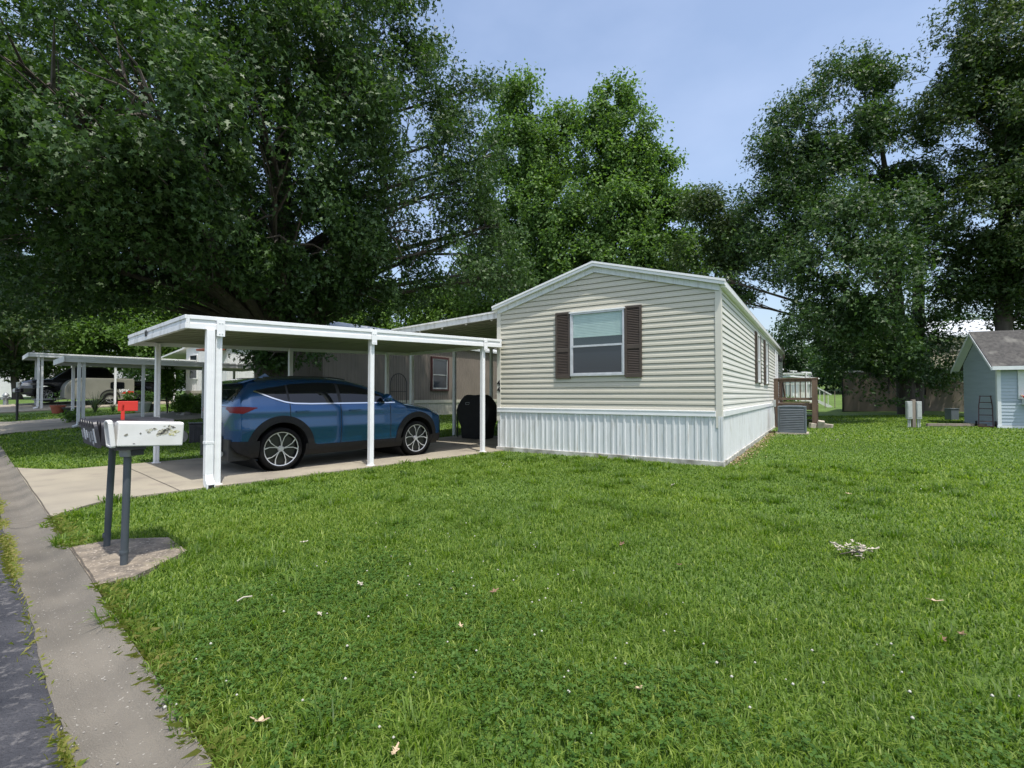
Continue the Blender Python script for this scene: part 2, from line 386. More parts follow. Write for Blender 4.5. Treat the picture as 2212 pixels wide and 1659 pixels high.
m = MB(); m.quad((-1.42, -.0185, 3.575), (-.86, -.0185, 3.505), (-.86, -.0185, 3.60), (-1.42, -.0185, 3.665)); 
m = MB(); siding(m, lambda z: .06, lambda z: L - .06, BAND1, EAVE - .03, lambda x, z, y: (y, x, z))
m.build('side_wall', M['siding_grey'], home, norm=False)
m = MB(); siding(m, lambda z: .06, lambda z: L - .06, BAND1, EAVE - .03, lambda x, z, y: (-W - y, x, z)); m.build('side_wall', M['siding_grey'], home, norm=False)
m = MB(); m.prism([(-W, .9), (0, .9), (0, EAVE), (-W / 2, PEAK), (-W, EAVE)], L - .05, L, 'y'); m.build('rear_wall', M['siding_grey'], home)
# corner trims
for x, y, z0, nm in ((0, 0, .70, 'corner_trim'), (-W, 0, .70, 'corner_trim'), (0, L, .8, 'corner_trim'), (-W, L, .8, 'corner_trim')):
    m = MB(); sx = 1 if x == 0 else -1; sy = -1 if y == 0 else 1
    m.bb(x - sx * .085, x + sx * .022, y + sy * .0, y + sy * .026, z0, EAVE - .02)
    m.bb(x + sx * .0, x + sx * .026, y - sy * .085, y - sy * .002, z0, EAVE - .02)
    ct = m.build(nm, M['trim'], home, bevel=.004)
    if (x, y) == (-W, 0): NUMTRIM = ct
# skirting: ribbed metal sheets
def ribbed(mb, a, b, z0, z1, nrm, pitch=.155, depth=.016):
    a = Vector(a); b = Vector(b); nrm = Vector(nrm); Ln = (b - a).length; d = (b - a) / Ln
    t = 0; pts = [(0, 0)]; k = 0
    while t < Ln:
        w2 = pitch * (1 if k % 3 else .62)
        for (f, h) in ((.62, 0), (.70, 1), (.92, 1), (1.0, 0)): pts.append((min(Ln, t + f * w2), h * depth))
        t += w2; k += 1
    rows = [[tuple(a + d * s + nrm * h + Vector((0, 0, z))) for s, h in pts] for z in (z0, z1)]
    mb.grid(rows)
m = MB(); ribbed(m, (-W, -.012, 0), (0, -.012, 0), .03, BAND0 + .01, (0, -1, 0)); ribbed(m, (.012, 0, 0), (.012, L, 0), .03, BAND0 + .01, (1, 0, 0))
ribbed(m, (-W - .012, 0, 0), (-W - .012, L, 0), .03, BAND0 + .01, (-1, 0, 0))
m.bb(.0, .034, -.034, .0, .03, BAND0)
sk = m.build('skirting', M['skirt'], home, norm=False)
m = MB(); m.bb(-W - .02, .045, -.05, -.002, -.12, .10); m.bb(.002, .05, -.002, L, -.12, .10); m.bb(-W - .03, -W - .002, 0, L, -.1, .05)
m.build('skirting_base', M['skirtbase'], home, bevel=.006)
m = MB(); m.bb(-W - .0, -.085, -.045, -.001, BAND0, BAND1 + .004); m.bb(.001, .045, .085, L, BAND0, BAND1 + .004); m.bb(-W - .045, -W - .001, .085, L, BAND0, BAND1 + .004)
m.bb(-W, -.085, -.052, -.045, BAND1 - .018, BAND1 + .004)
m.build('skirt_band', M['white'], home, bevel=.005)
# roof and trims
m = MB(); th = .05
m.prism([(-W - .09, EAVE + .02), (-W / 2, PEAK + .02), (.09, EAVE + .02), (.09, EAVE + .02 + th), (-W / 2, PEAK + .02 + th), (-W - .09, EAVE + .02 + th)], -.02, L + .08, 'y')
m.build('roof', M['roofmetal'], home)
sl = (PEAK - EAVE) / (W / 2)
def rake(mb, dz0, dz1, y0, y1, ext):
    for sx in (0, 1):
        xa, xb = (-W - ext, -W / 2) if sx == 0 else (ext, -W / 2)
        za = EAVE - sl * ext
        mb.prism([(xa, za + dz0), (xb, PEAK + dz0), (xb, PEAK + dz1), (xa, za + dz1)], y0, y1, 'y')
m = MB(); rake(m, .00, .055, -.115, -.021, .10); rake(m, .058, .10, -.13, -.021, .105); m.build('rake_trim', M['white'], home)
m = MB(); rake(m, -.115, -.003, -.045, -.003, -.0); m.build('frieze', M['skirt'], home)
m = MB(); m.bb(.002, .11, -.02, L + .08, EAVE - .06, EAVE + .018); m.bb(-W - .11, -W - .002, -.02, L + .08, EAVE - .06, EAVE + .018); m.build('eave_trim', M['white'], home)
m = MB(); m.tube([(-2.0, 9, PEAK), (-2.0, 9, PEAK + .35)], .05); m.build('vent_pipe', M['steel'], home)
# front window
def window(parent, x0, x1, z0, z1, place, frame_m, fr=.035, depth=.045, blind=None, shade=None):
    """place(x, z, d): d is outward distance"""
    def bxx(mb, a, b, c, d, e, f):
        vs = [place(x, z, y) for x in (a, b) for y in (c, d) for z in (e, f)]
        mb.add(vs, [(0, 1, 3, 2), (4, 6, 7, 5), (0, 4, 5, 1), (2, 3, 7, 6), (0, 2, 6, 4), (1, 5, 7, 3)])
    m = MB(); zm = z0 + (z1 - z0) * .47
    bxx(m, x0, x0 + fr, .0, depth, z0, z1); bxx(m, x1 - fr, x1, .0, depth, z0, z1)
    bxx(m, x0 + fr, x1 - fr, .0, depth, z1 - fr, z1); bxx(m, x0 + fr, x1 - fr, .0, depth, z0, z0 + fr * 1.1)
    bxx(m, x0 + fr, x1 - fr, .0, depth - .006, zm - .02, zm + .02)
    fm = m.build('window', frame_m, parent)
    m = MB(); bxx(m, x0 + fr, x0 + fr * 1.7, .0, depth - .014, z0 + fr * 1.1, zm - .02); bxx(m, x1 - fr * 1.7, x1 - fr, .0, depth - .014, z0 + fr * 1.1, zm - .02); bxx(m, x0 + fr * 1.7, x1 - fr * 1.7, 0, depth - .014, z0 + fr * 1.1, z0 + fr * 1.9)
    bxx(m, x0 + fr, x0 + fr * 1.7, .0, depth - .02, zm + .02, z1 - fr); m.build('sash', frame_m, fm)
    m = MB(); bxx(m, x0 + fr, x1 - fr, .004, .016, z0 + fr, zm - .015); m.build('pane', M['glass'], fm)
    if blind:
        m = MB(); bxx(m, x0 + fr, x1 - fr, .002, .006, zm + .015, z1 - fr); m.build('pane', M['glass'], fm)
        m = MB(); zb = zm + (z1 - zm) * .28; z = z1 - fr - .002
        while z > zb + .03:
            a = place(x0 + fr * 1.75, z, .008); b = place(x1 - fr * 1.1, z, .008)
            c = place(x1 - fr * 1.1, z - .036, .0145); d = place(x0 + fr * 1.75, z - .036, .0145)
            m.quad(a, b, c, d); z -= .033
        bxx(m, x0 + fr * 1.75, x1 - fr * 1.1, .007, .017, zb - .012, zb + .022)
        m.build('blind', M['blind'], fm, norm=False)
        m = MB(); m.quad(place(x0 + fr, zm + .015, .021), place(x1 - fr, zm + .015, .021), place(x1 - fr, z1 - fr, .021), place(x0 + fr, z1 - fr, .021))
        m.build('pane', M['paneglass'], fm)
    else:
        m = MB(); bxx(m, x0 + fr, x1 - fr, .004, .018, zm + .015, z1 - fr); m.build('pane', M['glass'], fm)
    return fm
pg = bpy.data.materials.new('clear_pane'); pg.use_nodes = True; nt = pg.node_tree; nt.nodes.remove(nt.nodes['Principled BSDF'])
a_ = nt.nodes.new('ShaderNodeBsdfTransparent'); b_ = nt.nodes.new('ShaderNodeBsdfGlossy'); b_.inputs['Roughness'].default_value = .02
fz = nt.nodes.new('ShaderNodeFresnel'); fz.inputs[0].default_value = 1.6; mx = nt.nodes.new('ShaderNodeMixShader')
a_.inputs[0].default_value = (.85, .92, .9, 1)
nt.links.new(fz.outputs[0], mx.inputs[0]); nt.links.new(a_.outputs[0], mx.inputs[1]); nt.links.new(b_.outputs[0], mx.inputs[2]); nt.links.new(mx.outputs[0], nt.nodes['Material Output'].inputs[0])
M['paneglass'] = pg
FR = lambda x, z, d: (x, -.016 - d, z)
window(home, -2.975, -1.785, 1.70, 3.04, FR, M['alu'], blind=True)
m = MB(); m.bb(-3.0, -1.76, -.075, -.017, 3.041, 3.066); m.build('drip_cap', M['white'], home)
def shutter(x0, x1, z0, z1, place, parent):
    m = MB()
    def bxx(a, b, c, d, e, f):
        vs = [place(x, z, y) for x in (a, b) for y in (c, d) for z in (e, f)]
        m.add(vs, [(0, 1, 3, 2), (4, 6, 7, 5), (0, 4, 5, 1), (2, 3, 7, 6), (0, 2, 6, 4), (1, 5, 7, 3)])
    st = (x1 - x0) * .13
    bxx(x0, x0 + st, 0, .036, z0, z1); bxx(x1 - st, x1, 0, .036, z0, z1)
    h = z1 - z0; rails = [(0, .055), (.40, .455), (.97, 1.0)]
    for a, b in rails: bxx(x0 + st, x1 - st, 0, .035, z0 + a * h, z0 + b * h)
    bxx(x0 + st, x1 - st, 0, .008, z0 + .055 * h, z0 + .97 * h)
    for (a, b) in ((.055, .40), (.455, .97)):
        z = z0 + a * h
        while z < z0 + b * h - .012:
            p = [place(x0 + st, z, .031), place(x1 - st, z, .031), place(x1 - st, z + .032, .009), place(x0 + st, z + .032, .009)]
            m.quad(*p); q = [place(x0 + st, z, .031), place(x1 - st, z, .031), place(x1 - st, z, .009), place(x0 + st, z, .009)]; m.quad(*q)
            z += .034
    return m.build('shutter', M['brown'], parent)
shutter(-3.335, -2.985, 1.655, 3.085, FR, home); shutter(-1.775, -1.435, 1.655, 3.085, FR, home)
SD = lambda x, z, d: (.016 + d, x, z)
for t0, t1 in ((4.42 * H, 4.42 * H + .62), (6.3 * H, 6.3 * H + .62)):
    window(home, t0, t1, 1.66, 3.03, SD, M['white']); shutter(t0 - .36, t0 - .01, 1.63, 3.06, SD, home); shutter(t1 + .01, t1 + .36, 1.63, 3.06, SD, home)
m = MB(); m.bb(.017, .05, 9.6 * H, 9.6 * H + .06, .99, 3.1); m.bb(.017, .05, 9.6 * H + .97, 9.6 * H + 1.03, .99, 3.1); m.bb(.017, .05, 9.6 * H + .06, 9.6 * H + .97, 3.04, 3.1); m.bb(.015, .034, 9.6 * H + .06, 9.6 * H + .97, .99, 3.04)
dr = m.build('door', M['white'], home); m = MB(); m.tube([(.036, 9.6 * H + .13, 2.0), (.085, 9.6 * H + .13, 2.0)], .028); m.build('handle', M['alu'], dr)
m = MB(); m.bb(.015, .10, 10.5 * H, 10.5 * H + .12, 2.72, 2.98); m.lathe([(.02, 2.68), (.07, 2.7), (.075, 2.84), (.03, 2.9)], (.13, 10.5 * H + .06, 0), 10); m.build('porch_light', M['black'], home)
# house number 44 on the left corner trim
def text_mesh(name, body, size, mat_, parent, loc, rot, ext=.004, bold=0, shear=0):
    cu = bpy.data.curves.new(name, 'FONT'); cu.body = body; cu.size = size; cu.extrude = ext; cu.align_x = 'CENTER'; cu.offset = bold; cu.shear = shear
    o = bpy.data.objects.new(name, cu); COL.objects.link(o)
    dg = bpy.context.evaluated_depsgraph_get(); me = bpy.data.meshes.new_from_object(o.evaluated_get(dg))
    bpy.data.objects.remove(o); me.name = name; me.materials.clear(); me.materials.append(mat_)
    o = bpy.data.objects.new(name, me); COL.objects.link(o); o.location = loc; o.rotation_euler = rot
    if parent: o.parent = parent
    return o
for z in (1.52, 1.37): text_mesh('number_digit', '4', .175, M['iron'], NUMTRIM, (-W + .035, -.032, z), (math.pi / 2, 0, 0), bold=.004)

# ---------------------------------------------------------------- carport
cp = thing('carport', 'white metal flat roofed carport sheltering the blue car beside the beige home', 'carport', (0, 0, 0), RZ)
CN0, CN1, CQ0, CQ1 = 1.54 * H, 6.30 * H, 5.925 * H, 8.52 * H
def ztop(n): return 1.842 * H + (n - CN0) / (CN1 - CN0) * .151 * H
FH = .185
m = MB()
def cbox(mb, n0, n1, q0, q1, lo, hi):
    vs = [(n, q, ztop(n) + d) for n in (n0, n1) for q in (q0, q1) for d in (lo, hi)]
    mb.add(vs, [(0, 1, 3, 2), (4, 6, 7, 5), (0, 4, 5, 1), (2, 3, 7, 6), (0, 2, 6, 4), (1, 5, 7, 3)])
def fascia(mb, a, b, side):   # stepped gutter profile in cross section
    for (o0, o1, lo, hi) in ((0, .03, -FH, -.002), (.03, .055, -FH, -FH + .075), (.03, .045, -FH + .075, -.055), (.03, .06, -.055, 0)):
        if side == 'q0': cbox(mb, a, b, CQ0 - o1, CQ0 - o0, lo, hi)
        elif side == 'q1': cbox(mb, a, b, CQ1 + o0, CQ1 + o1, lo, hi)
        elif side == 'n0':
            cbox(mb, CN0 - o1, CN0 - o0, CQ0 - .061, CQ1 + .061, lo, hi)
        else: cbox(mb, CN1 + o0, CN1 + o1, CQ0 - .061, CQ1 + .061, lo, hi)
m = MB(); fascia(m, CN0, CN1, 'q0'); m.build('gutter', M['white'], cp, bevel=.004)
m = MB(); fascia(m, CN0, CN1, 'q1'); m.build('gutter', M['white'], cp, bevel=.004)
m = MB(); fascia(m, 0, 0, 'n0'); m.build('fascia', M['whitedirty'], cp, bevel=.004)
m = MB(); fascia(m, 0, 0, 'n1'); m.build('fascia', M['white'], cp, bevel=.004)
m = MB(); q = CQ0 + .002
while q < CQ1 - .01:               # pan panels running along the drive
    q2 = min(q + .305, CQ1 - .002); cbox(m, CN0 + .002, CN1 - .002, q, q2 - .012, -.105, -.075); cbox(m, CN0 + .002, CN1 - .002, q2 - .012, q2, -.115, -.06); q = q2
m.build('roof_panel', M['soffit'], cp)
def post(n, q, z0, sz=.082, cap=True):
    zt = ztop(n) - FH
    m = MB(); m.bb(n - sz / 2, n + sz / 2, q - sz / 2, q + sz / 2, z0, zt + .06)
    for s in (-1, 1): m.bb(n + s * sz * .27 - .012, n + s * sz * .27 + .012, q - sz / 2 - .006, q + sz / 2 + .006, z0 + .01, zt + .05)
    m.bb(n - sz * .75, n + sz * .75, q - sz * .75, q + sz * .75, z0 - .004, z0 + .01)
    p = m.build('post', M['white'], cp, bevel=.003); 
    if cap:
        m = MB(); m.bb(n - .052, n + .052, q - .105, q - .098, zt - .09, zt + .15)
        for a in (-.03, .03):
            for z in (zt - .05, zt + .1): m.tube([(n + a * .6, q - .106, z), (n + a * .6, q - .112, z)], .008, 6)
        b = m.build('bracket', M['white'], p)
for n in (1.83 * H, 3.74 * H, 5.93 * H): post(n, CQ0 + .03, .03)
for n in (1.83 * H, 3.74 * H, 5.70 * H): post(n, CQ1 - .05, .03, cap=False)
# downspout at the road-side post
dn, dq = 1.83 * H - .125, CQ0 - .03
m = MB(); zt = ztop(dn) - FH
m.bb(dn - .05, dn + .05, dq - .055, dq + .045, .18, zt - .002)
m.bb(dn - .055, dn + .055, dq - .06, dq + .05, .62, .655)
for k in (-.025, .0, .025): m.bb(dn + k - .006, dn + k + .006, dq - .06, dq - .054, .2, zt - .01)
pr = [(dq + .045, .20), (dq - .055, .20), (dq - .075, .13), (dq - .14, .075), (dq - .14, -.0), (dq - .03, .0), (dq + .03, .07)]
m.prism(pr, dn - .05, dn + .05, 'x')
ds = m.build('downspout', M['white'], cp, bevel=.006)
m = MB(); m.bb(dn - .036, dn + .036, dq - .146, dq - .139, .012, .063); m.build('outlet', M['iron'], ds)
# dark lettering-like clip on the short fascia
m = MB(); m.bb(CN0 - .066, CN0 - .058, CQ0 + 2.02, CQ0 + 2.06, ztop(CN0) - .13, ztop(CN0) - .03); m.bb(CN0 - .066, CN0 - .058, CQ0 + 2.10, CQ0 + 2.13, ztop(CN0) - .13, ztop(CN0) - .03)
m.build('clip', M['black'], cp)

# ---------------------------------------------------------------- porch awning on the home's left wall
aw = thing('porch_awning', 'white flat porch awning fixed along the left eave of the beige home', 'awning', (HX, HYY, 0), HR)
OUT = 2.85 * H; AL = 9.0
def za(x): return EAVE - .0 - .05 * (-W - x) / 1.0
x0, x1 = -W - OUT, -W - .12
def abox(mb, xa, xb, ya, yb, lo, hi):
    vs = [(x, y, za(x) + d) for x in (xa, xb) for y in (ya, yb) for d in (lo, hi)]
    mb.add(vs, [(0, 1, 3, 2), (4, 6, 7, 5), (0, 4, 5, 1), (2, 3, 7, 6), (0, 2, 6, 4), (1, 5, 7, 3)])
m = MB(); y = .28
while y < AL: abox(m, x0 + .03, x1, y, y + .29, -.04, -.01); abox(m, x0 + .03, x1, y + .29, y + .305, -.06, .0); y += .305
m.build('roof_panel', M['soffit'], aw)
m = MB(); abox(m, x0, x1, .22, .275, -.14, .03); abox(m, x0, x1, .19, .22, -.01, .03); m.build('fascia', M['whitedirty'], aw)
m = MB(); abox(m, x0 - .05, x0 - .001, .19, AL, -.14, .03); m.build('gutter', M['whitedirty'], aw)
for yy in (.48 * H, 1.94 * H, 3.5 * H, 5.0 * H):
    m = MB(); xx = -W - 2.6 * H; m.bb(xx - .045, xx + .045, yy - .045, yy + .045, 0.03, za(xx) - .05); m.build('post', M['white'], aw, bevel=.004)
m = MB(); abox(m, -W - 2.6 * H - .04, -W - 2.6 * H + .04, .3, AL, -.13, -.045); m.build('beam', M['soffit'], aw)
for xx in np.linspace(x0 + .9, x1 - .3, 4):
    m = MB(); zz = za(xx) - .045; m.tube([(xx, .33, zz), (xx, .33, zz - .05)], .012, 6); m.lathe([(.0, -.13), (.03, -.11), (.034, -.085), (.016, -.05)], (xx, .33, zz), 10); m.build('bulb', M['white'], aw, smooth=True)

# ---------------------------------------------------------------- wooden porch stair left of the home
ps = thing('porch_stair', 'dark brown wooden porch stair with slatted railing under the awning', 'stair', (HX, HYY, 0), HR)
m = MB(); m.bb(-W - 1.35, -W - .05, 4.2, 6.4, .88, .96); m.build('deck_floor', M['deckwood'], ps)
m = MB()
for k in range(4): m.bb(-W - 1.3, -W - .08, 3.9 - k * .28 - .02, 4.2 - k * .28, .70 - k * .2, .74 - k * .2)
m.build('tread', M['deckwood'], ps)
for x in (-W - 1.33, -W - .10):
    m = MB(); m.bar((x, 3.0, 1.05), (x, 4.2, 1.86), .05, .09); m.bar((x, 4.2, 1.86), (x, 6.4, 1.86), .05, .09); m.bar((x, 3.0, .12), (x, 4.2, .9), .05, .2)
    for y, z0, z1 in ((3.0, .03, 1.12), (4.2, .03, 1.92), (6.4, .03, 1.92)): m.bb(x - .045, x + .045, y - .045, y + .045, z0, z1)
    for k in range(6): y = 3.15 + k * .18; m.bb(x - .018, x + .018, y - .018, y + .018, .22 + (y - 3) * .65, 1.05 + (y - 3) * .675)
    for k in range(15): y = 4.33 + k * .14; m.bb(x - .018, x + .018, y - .018, y + .018, .92, 1.86)
    m.build('railing', M['deckwood'], ps)
m = MB()
for k in range(9): xx = -W - 1.2 + k * .13; m.bb(xx - .018, xx + .018, 6.36, 6.4, .92, 1.86)
m.bb(-W - 1.3, -W - .1, 6.35, 6.41, 1.82, 1.88); m.build('railing', M['deckwood'], ps)
# ---------------------------------------------------------------- cars: one surface function per body
class CarSurf:
    def __init__(s, top, plan, belt, tilt, zb, ncab, nhood, cab, zlow=.25):
        s.top, s.plan, s.belt, s.tilt, s.zb, s.ncab, s.nhood, s.cab, s.zlow = top, plan, belt, tilt, zb, ncab, nhood, cab, zlow
    def I(s, tab, x): return float(np.interp(x, [p[0] for p in tab], [p[1] for p in tab]))
    def zt(s, x): return s.I(s.top, x)
    def z1(s, x): zt = s.zt(x); return min(s.belt + .1, zt - .14) if s.cab[0] < x < s.cab[1] else zt - min(.22, .35 * zt)
    def nn(s, x):
        c = min(max((x - s.cab[0]) / .35, 0), 1) * min(max((s.cab[1] - x) / .35, 0), 1)
        return s.nhood + (s.ncab - s.nhood) * c
    def W(s, x, z):
        w = s.I(s.plan, x) * float(np.interp(z, [.22, .32, .45, .70, .88, 1.0, s.belt], [.90, .955, .985, 1.0, .985, .985, .965]))
        if z > s.belt: w = s.I(s.plan, x) * .965 - s.tilt * (z - s.belt)
        return max(w, .02)
    def y(s, x, z):
        z1, zt = s.z1(x), s.zt(x); w = s.W(x, z)
        if z <= z1: return w
        t = min((z - z1) / max(zt - z1, 1e-4), 1); n = s.nn(x)
        return w * max(0, 1 - t ** n) ** (1 / n)
    def ztop(s, x, y):
        z1, zt = s.z1(x), s.zt(x); n = s.nn(x); w = s.W(x, zt - .05)
        return z1 + (zt - z1) * max(0, 1 - min(1, abs(y) / w) ** n) ** (1 / n)
    def body(s, arches, ra, xs=None):
        """closed skin; faces inside the arches removed and border snapped to the arch"""
        x0, x1 = s.top[0][0], s.top[-1][0]
        k = 190; xs = np.linspace(x0, x1, k); m = MB(); rows = []
        for x in xs:
            zb = s.I(s.zb, x); z1, zt = s.z1(x), s.zt(x); n = s.nn(x); right = []
            z1 = max(z1, zb + .02); zt = max(zt, z1 + .02)
            for t in np.linspace(0, 1, 34): z = zb + (z1 - zb) * t; right.append((-s.W(x, z), z))
            for a in np.linspace(0, math.pi / 2, 16)[1:]:
                z = z1 + (zt - z1) * math.sin(a) ** (2 / n); right.append((-s.W(x, z) * max(0, math.cos(a)) ** (2 / n), z))
            full = [(0, zb)] + right + [(-y, z) for y, z in reversed(right[:-1])] + [(0, zb)]
            rows.append([(x, y, z) for y, z in full])
        n = len(rows[0]); V = [list(p) for r in rows for p in r]; Fc = []; Fm = []
        def inside(p): return any((p[0] - ax) ** 2 + (p[2] - az) ** 2 < ra * ra for ax, az in arches) and abs(p[1]) > .45
        ins = [inside(p) for p in V]
        for i in range(len(rows) - 1):
            for j in range(n - 1):
                q = (i * n + j, i * n + j + 1, (i + 1) * n + j + 1, (i + 1) * n + j)
                c = sum(ins[v] for v in q)
                if c == 4: continue
                Fc.append(q); Fm.append(1 if j in (0, 1, n - 2, n - 3) else 0)
        keep = set(v for f in Fc for v in f)
        for v in keep:
            if ins[v]:
                p = V[v]; ax, az = min(arches, key=lambda a: (p[0] - a[0]) ** 2 + (p[2] - a[1]) ** 2)
                d = math.hypot(p[0] - ax, p[2] - az)
                if p[2] < az:
                    p[0] = ax + math.copysign(math.sqrt(max(ra * ra - (p[2] - az) ** 2, 0)), p[0] - ax)
                elif d > .02: p[0] = ax + (p[0] - ax) / d * ra; p[2] = az + (p[2] - az) / d * ra
        m.add(V, Fc); m.mi = list(Fm)
        m.add(rows[0], [tuple(range(n - 1))]); m.add(rows[-1], [tuple(range(n - 1))])
        return m
    def patch(s, m, side, xa, xb, zlo, zhi, off=.006, nx=40, nz=10):
        rows = []
        for x in np.linspace(xa, xb, nx):
            a, b = zlo(x), max(zhi(x), zlo(x) + .001)
            rows.append([(x, side * (s.y(x, z) + off), z) for z in np.linspace(a, b, nz)])
        m.grid(rows)
    def ring(s, m, side, ax, az, r0, r1, off, a0, a1, k=40):
        rows = []
        for a in np.linspace(a0, a1, k):
            row = []
            for r, o in ((r0, -.12), (r0, off), ((r0 + r1) / 2, off + .004), (r1, off), (r1, -.01)):
                x, z = ax + r * math.cos(a), az + r * math.sin(a); row.append((x, side * (s.y(x, max(z, .2)) + o), z))
            rows.append(row)
        m.grid(rows)
    def top_patch(s, m, xa, xb, yf, off=.006, nx=12, ny=24):
        rows = []
        for x in np.linspace(xa, xb, nx):
            w = yf(x); rows.append([(x, y, s.ztop(x, y) + off) for y in np.linspace(-w, w, ny)])
        m.grid(rows)
def L2(tab): return lambda x: float(np.interp(x, [p[0] for p in tab], [p[1] for p in tab]))

def wheel(parent, loc, r, wd, side, rimr, spokes=10):
    h = wd / 2; m = MB()
    prof = [(rimr, -h * .75), (rimr + .01, -h * .95), (r * .86, -h), (r * .965, -h * .86), (r, -h * .6), (r, h * .6), (r * .965, h * .86), (r * .86, h), (rimr + .01, h * .95), (rimr, h * .75)]
    m.lathe(prof, (0, 0, 0), 48, 'y'); m.lathe([(0, -h * .3), (rimr * .9, -h * .3), (rimr, -h * .5)], (0, 0, 0), 32, 'y'); m.lathe([(0, h * .3), (rimr * .9, h * .3), (rimr, h * .5)], (0, 0, 0), 32, 'y')
    o = m.build('wheel', M['tyre'], parent, smooth=True); o.location = loc
    m = MB(); f = side * h * .80; g_ = side * h * .55
    m.lathe([(rimr * .95, f), (rimr * 1.0, f + side * .004), (rimr * 1.01, f - side * .02)], (0, 0, 0), 48, 'y')
    m.lathe([(0, f - side * .008), (rimr * .13, f - side * .008), (rimr * .19, g_)], (0, 0, 0), 20, 'y')
    for k in range(spokes // 2):
        a = 2 * math.pi * k / (spokes // 2) + .25
        for s_ in (-1, 1):
            pts = []
            for t, bend, w_ in ((.10, .03, .012), (.40, .07, .011), (.70, .14, .012), (.95, .235, .022)):
                aa = a + s_ * bend * 1.35; rr = rimr * t; w2 = w_ * rimr / .24
                tx, tz = -math.sin(aa), math.cos(aa); cx, cz = rr * math.cos(aa), rr * math.sin(aa); yy = g_ + (f - g_) * (.55 + .45 * t)
                pts.append(((cx - tx * w2 * .5, yy, cz - tz * w2 * .5), (cx + tx * w2 * .5, yy, cz + tz * w2 * .5)))
            m.grid([list(p) for p in pts])
    m.build('rim', M['rim'], o, smooth=False)
    m = MB(); m.lathe([(0, g_ - side * .012), (rimr * .97, g_ - side * .012)], (0, 0, 0), 32, 'y'); m.lathe([(rimr * .9, f - side * .004), (rimr * .97, g_ - side * .012)], (0, 0, 0), 32, 'y')
    m.build('hub', M['rimdark'], o)
    return o

SX, SY = -3.04 * H, 6.34 * H       # rear wheel nearest the lawn
sn, sq = to_nq(SX, SY)
car = thing('car', 'blue compact suv with tinted windows parked under the white carport', 'car', (*nq(sn, sq + .80), .034), RZ - .0)
def RX(x): return x if x > -.36 else -.36 + (x + .36) * .66
def RT(tab): return [(RX(a), b) for a, b in tab]
S = CarSurf(
    top=RT([(-.95, .86), (-.93, 1.02), (-.885, 1.12), (-.72, 1.30), (-.55, 1.475), (-.47, 1.525), (0, 1.585), (.5, 1.615), (.95, 1.61), (1.35, 1.575), (1.65, 1.505), (2.0, 1.37), (2.32, 1.225), (2.50, 1.155), (2.8, 1.115), (3.2, 1.045), (3.5, .96), (3.64, .88), (3.72, .76), (3.75, .62)]),
    plan=RT([(-.95, .50), (-.90, .74), (-.78, .86), (-.55, .925), (-.1, .955), (.6, .96), (2.2, .96), (2.8, .95), (3.2, .91), (3.48, .82), (3.66, .64), (3.75, .42)]),
    belt=1.08, tilt=.46, zb=RT([(-.95, .48), (-.8, .34), (-.5, .24), (3.2, .22), (3.6, .26), (3.75, .34)]), ncab=4.2, nhood=2.6, cab=(-.75, 2.5))
AR = [(0, .37), (2.80, .37)]; RA = .45
S.body(AR, RA).build('body', [M['carblue'], M['clad']], car, smooth=True)
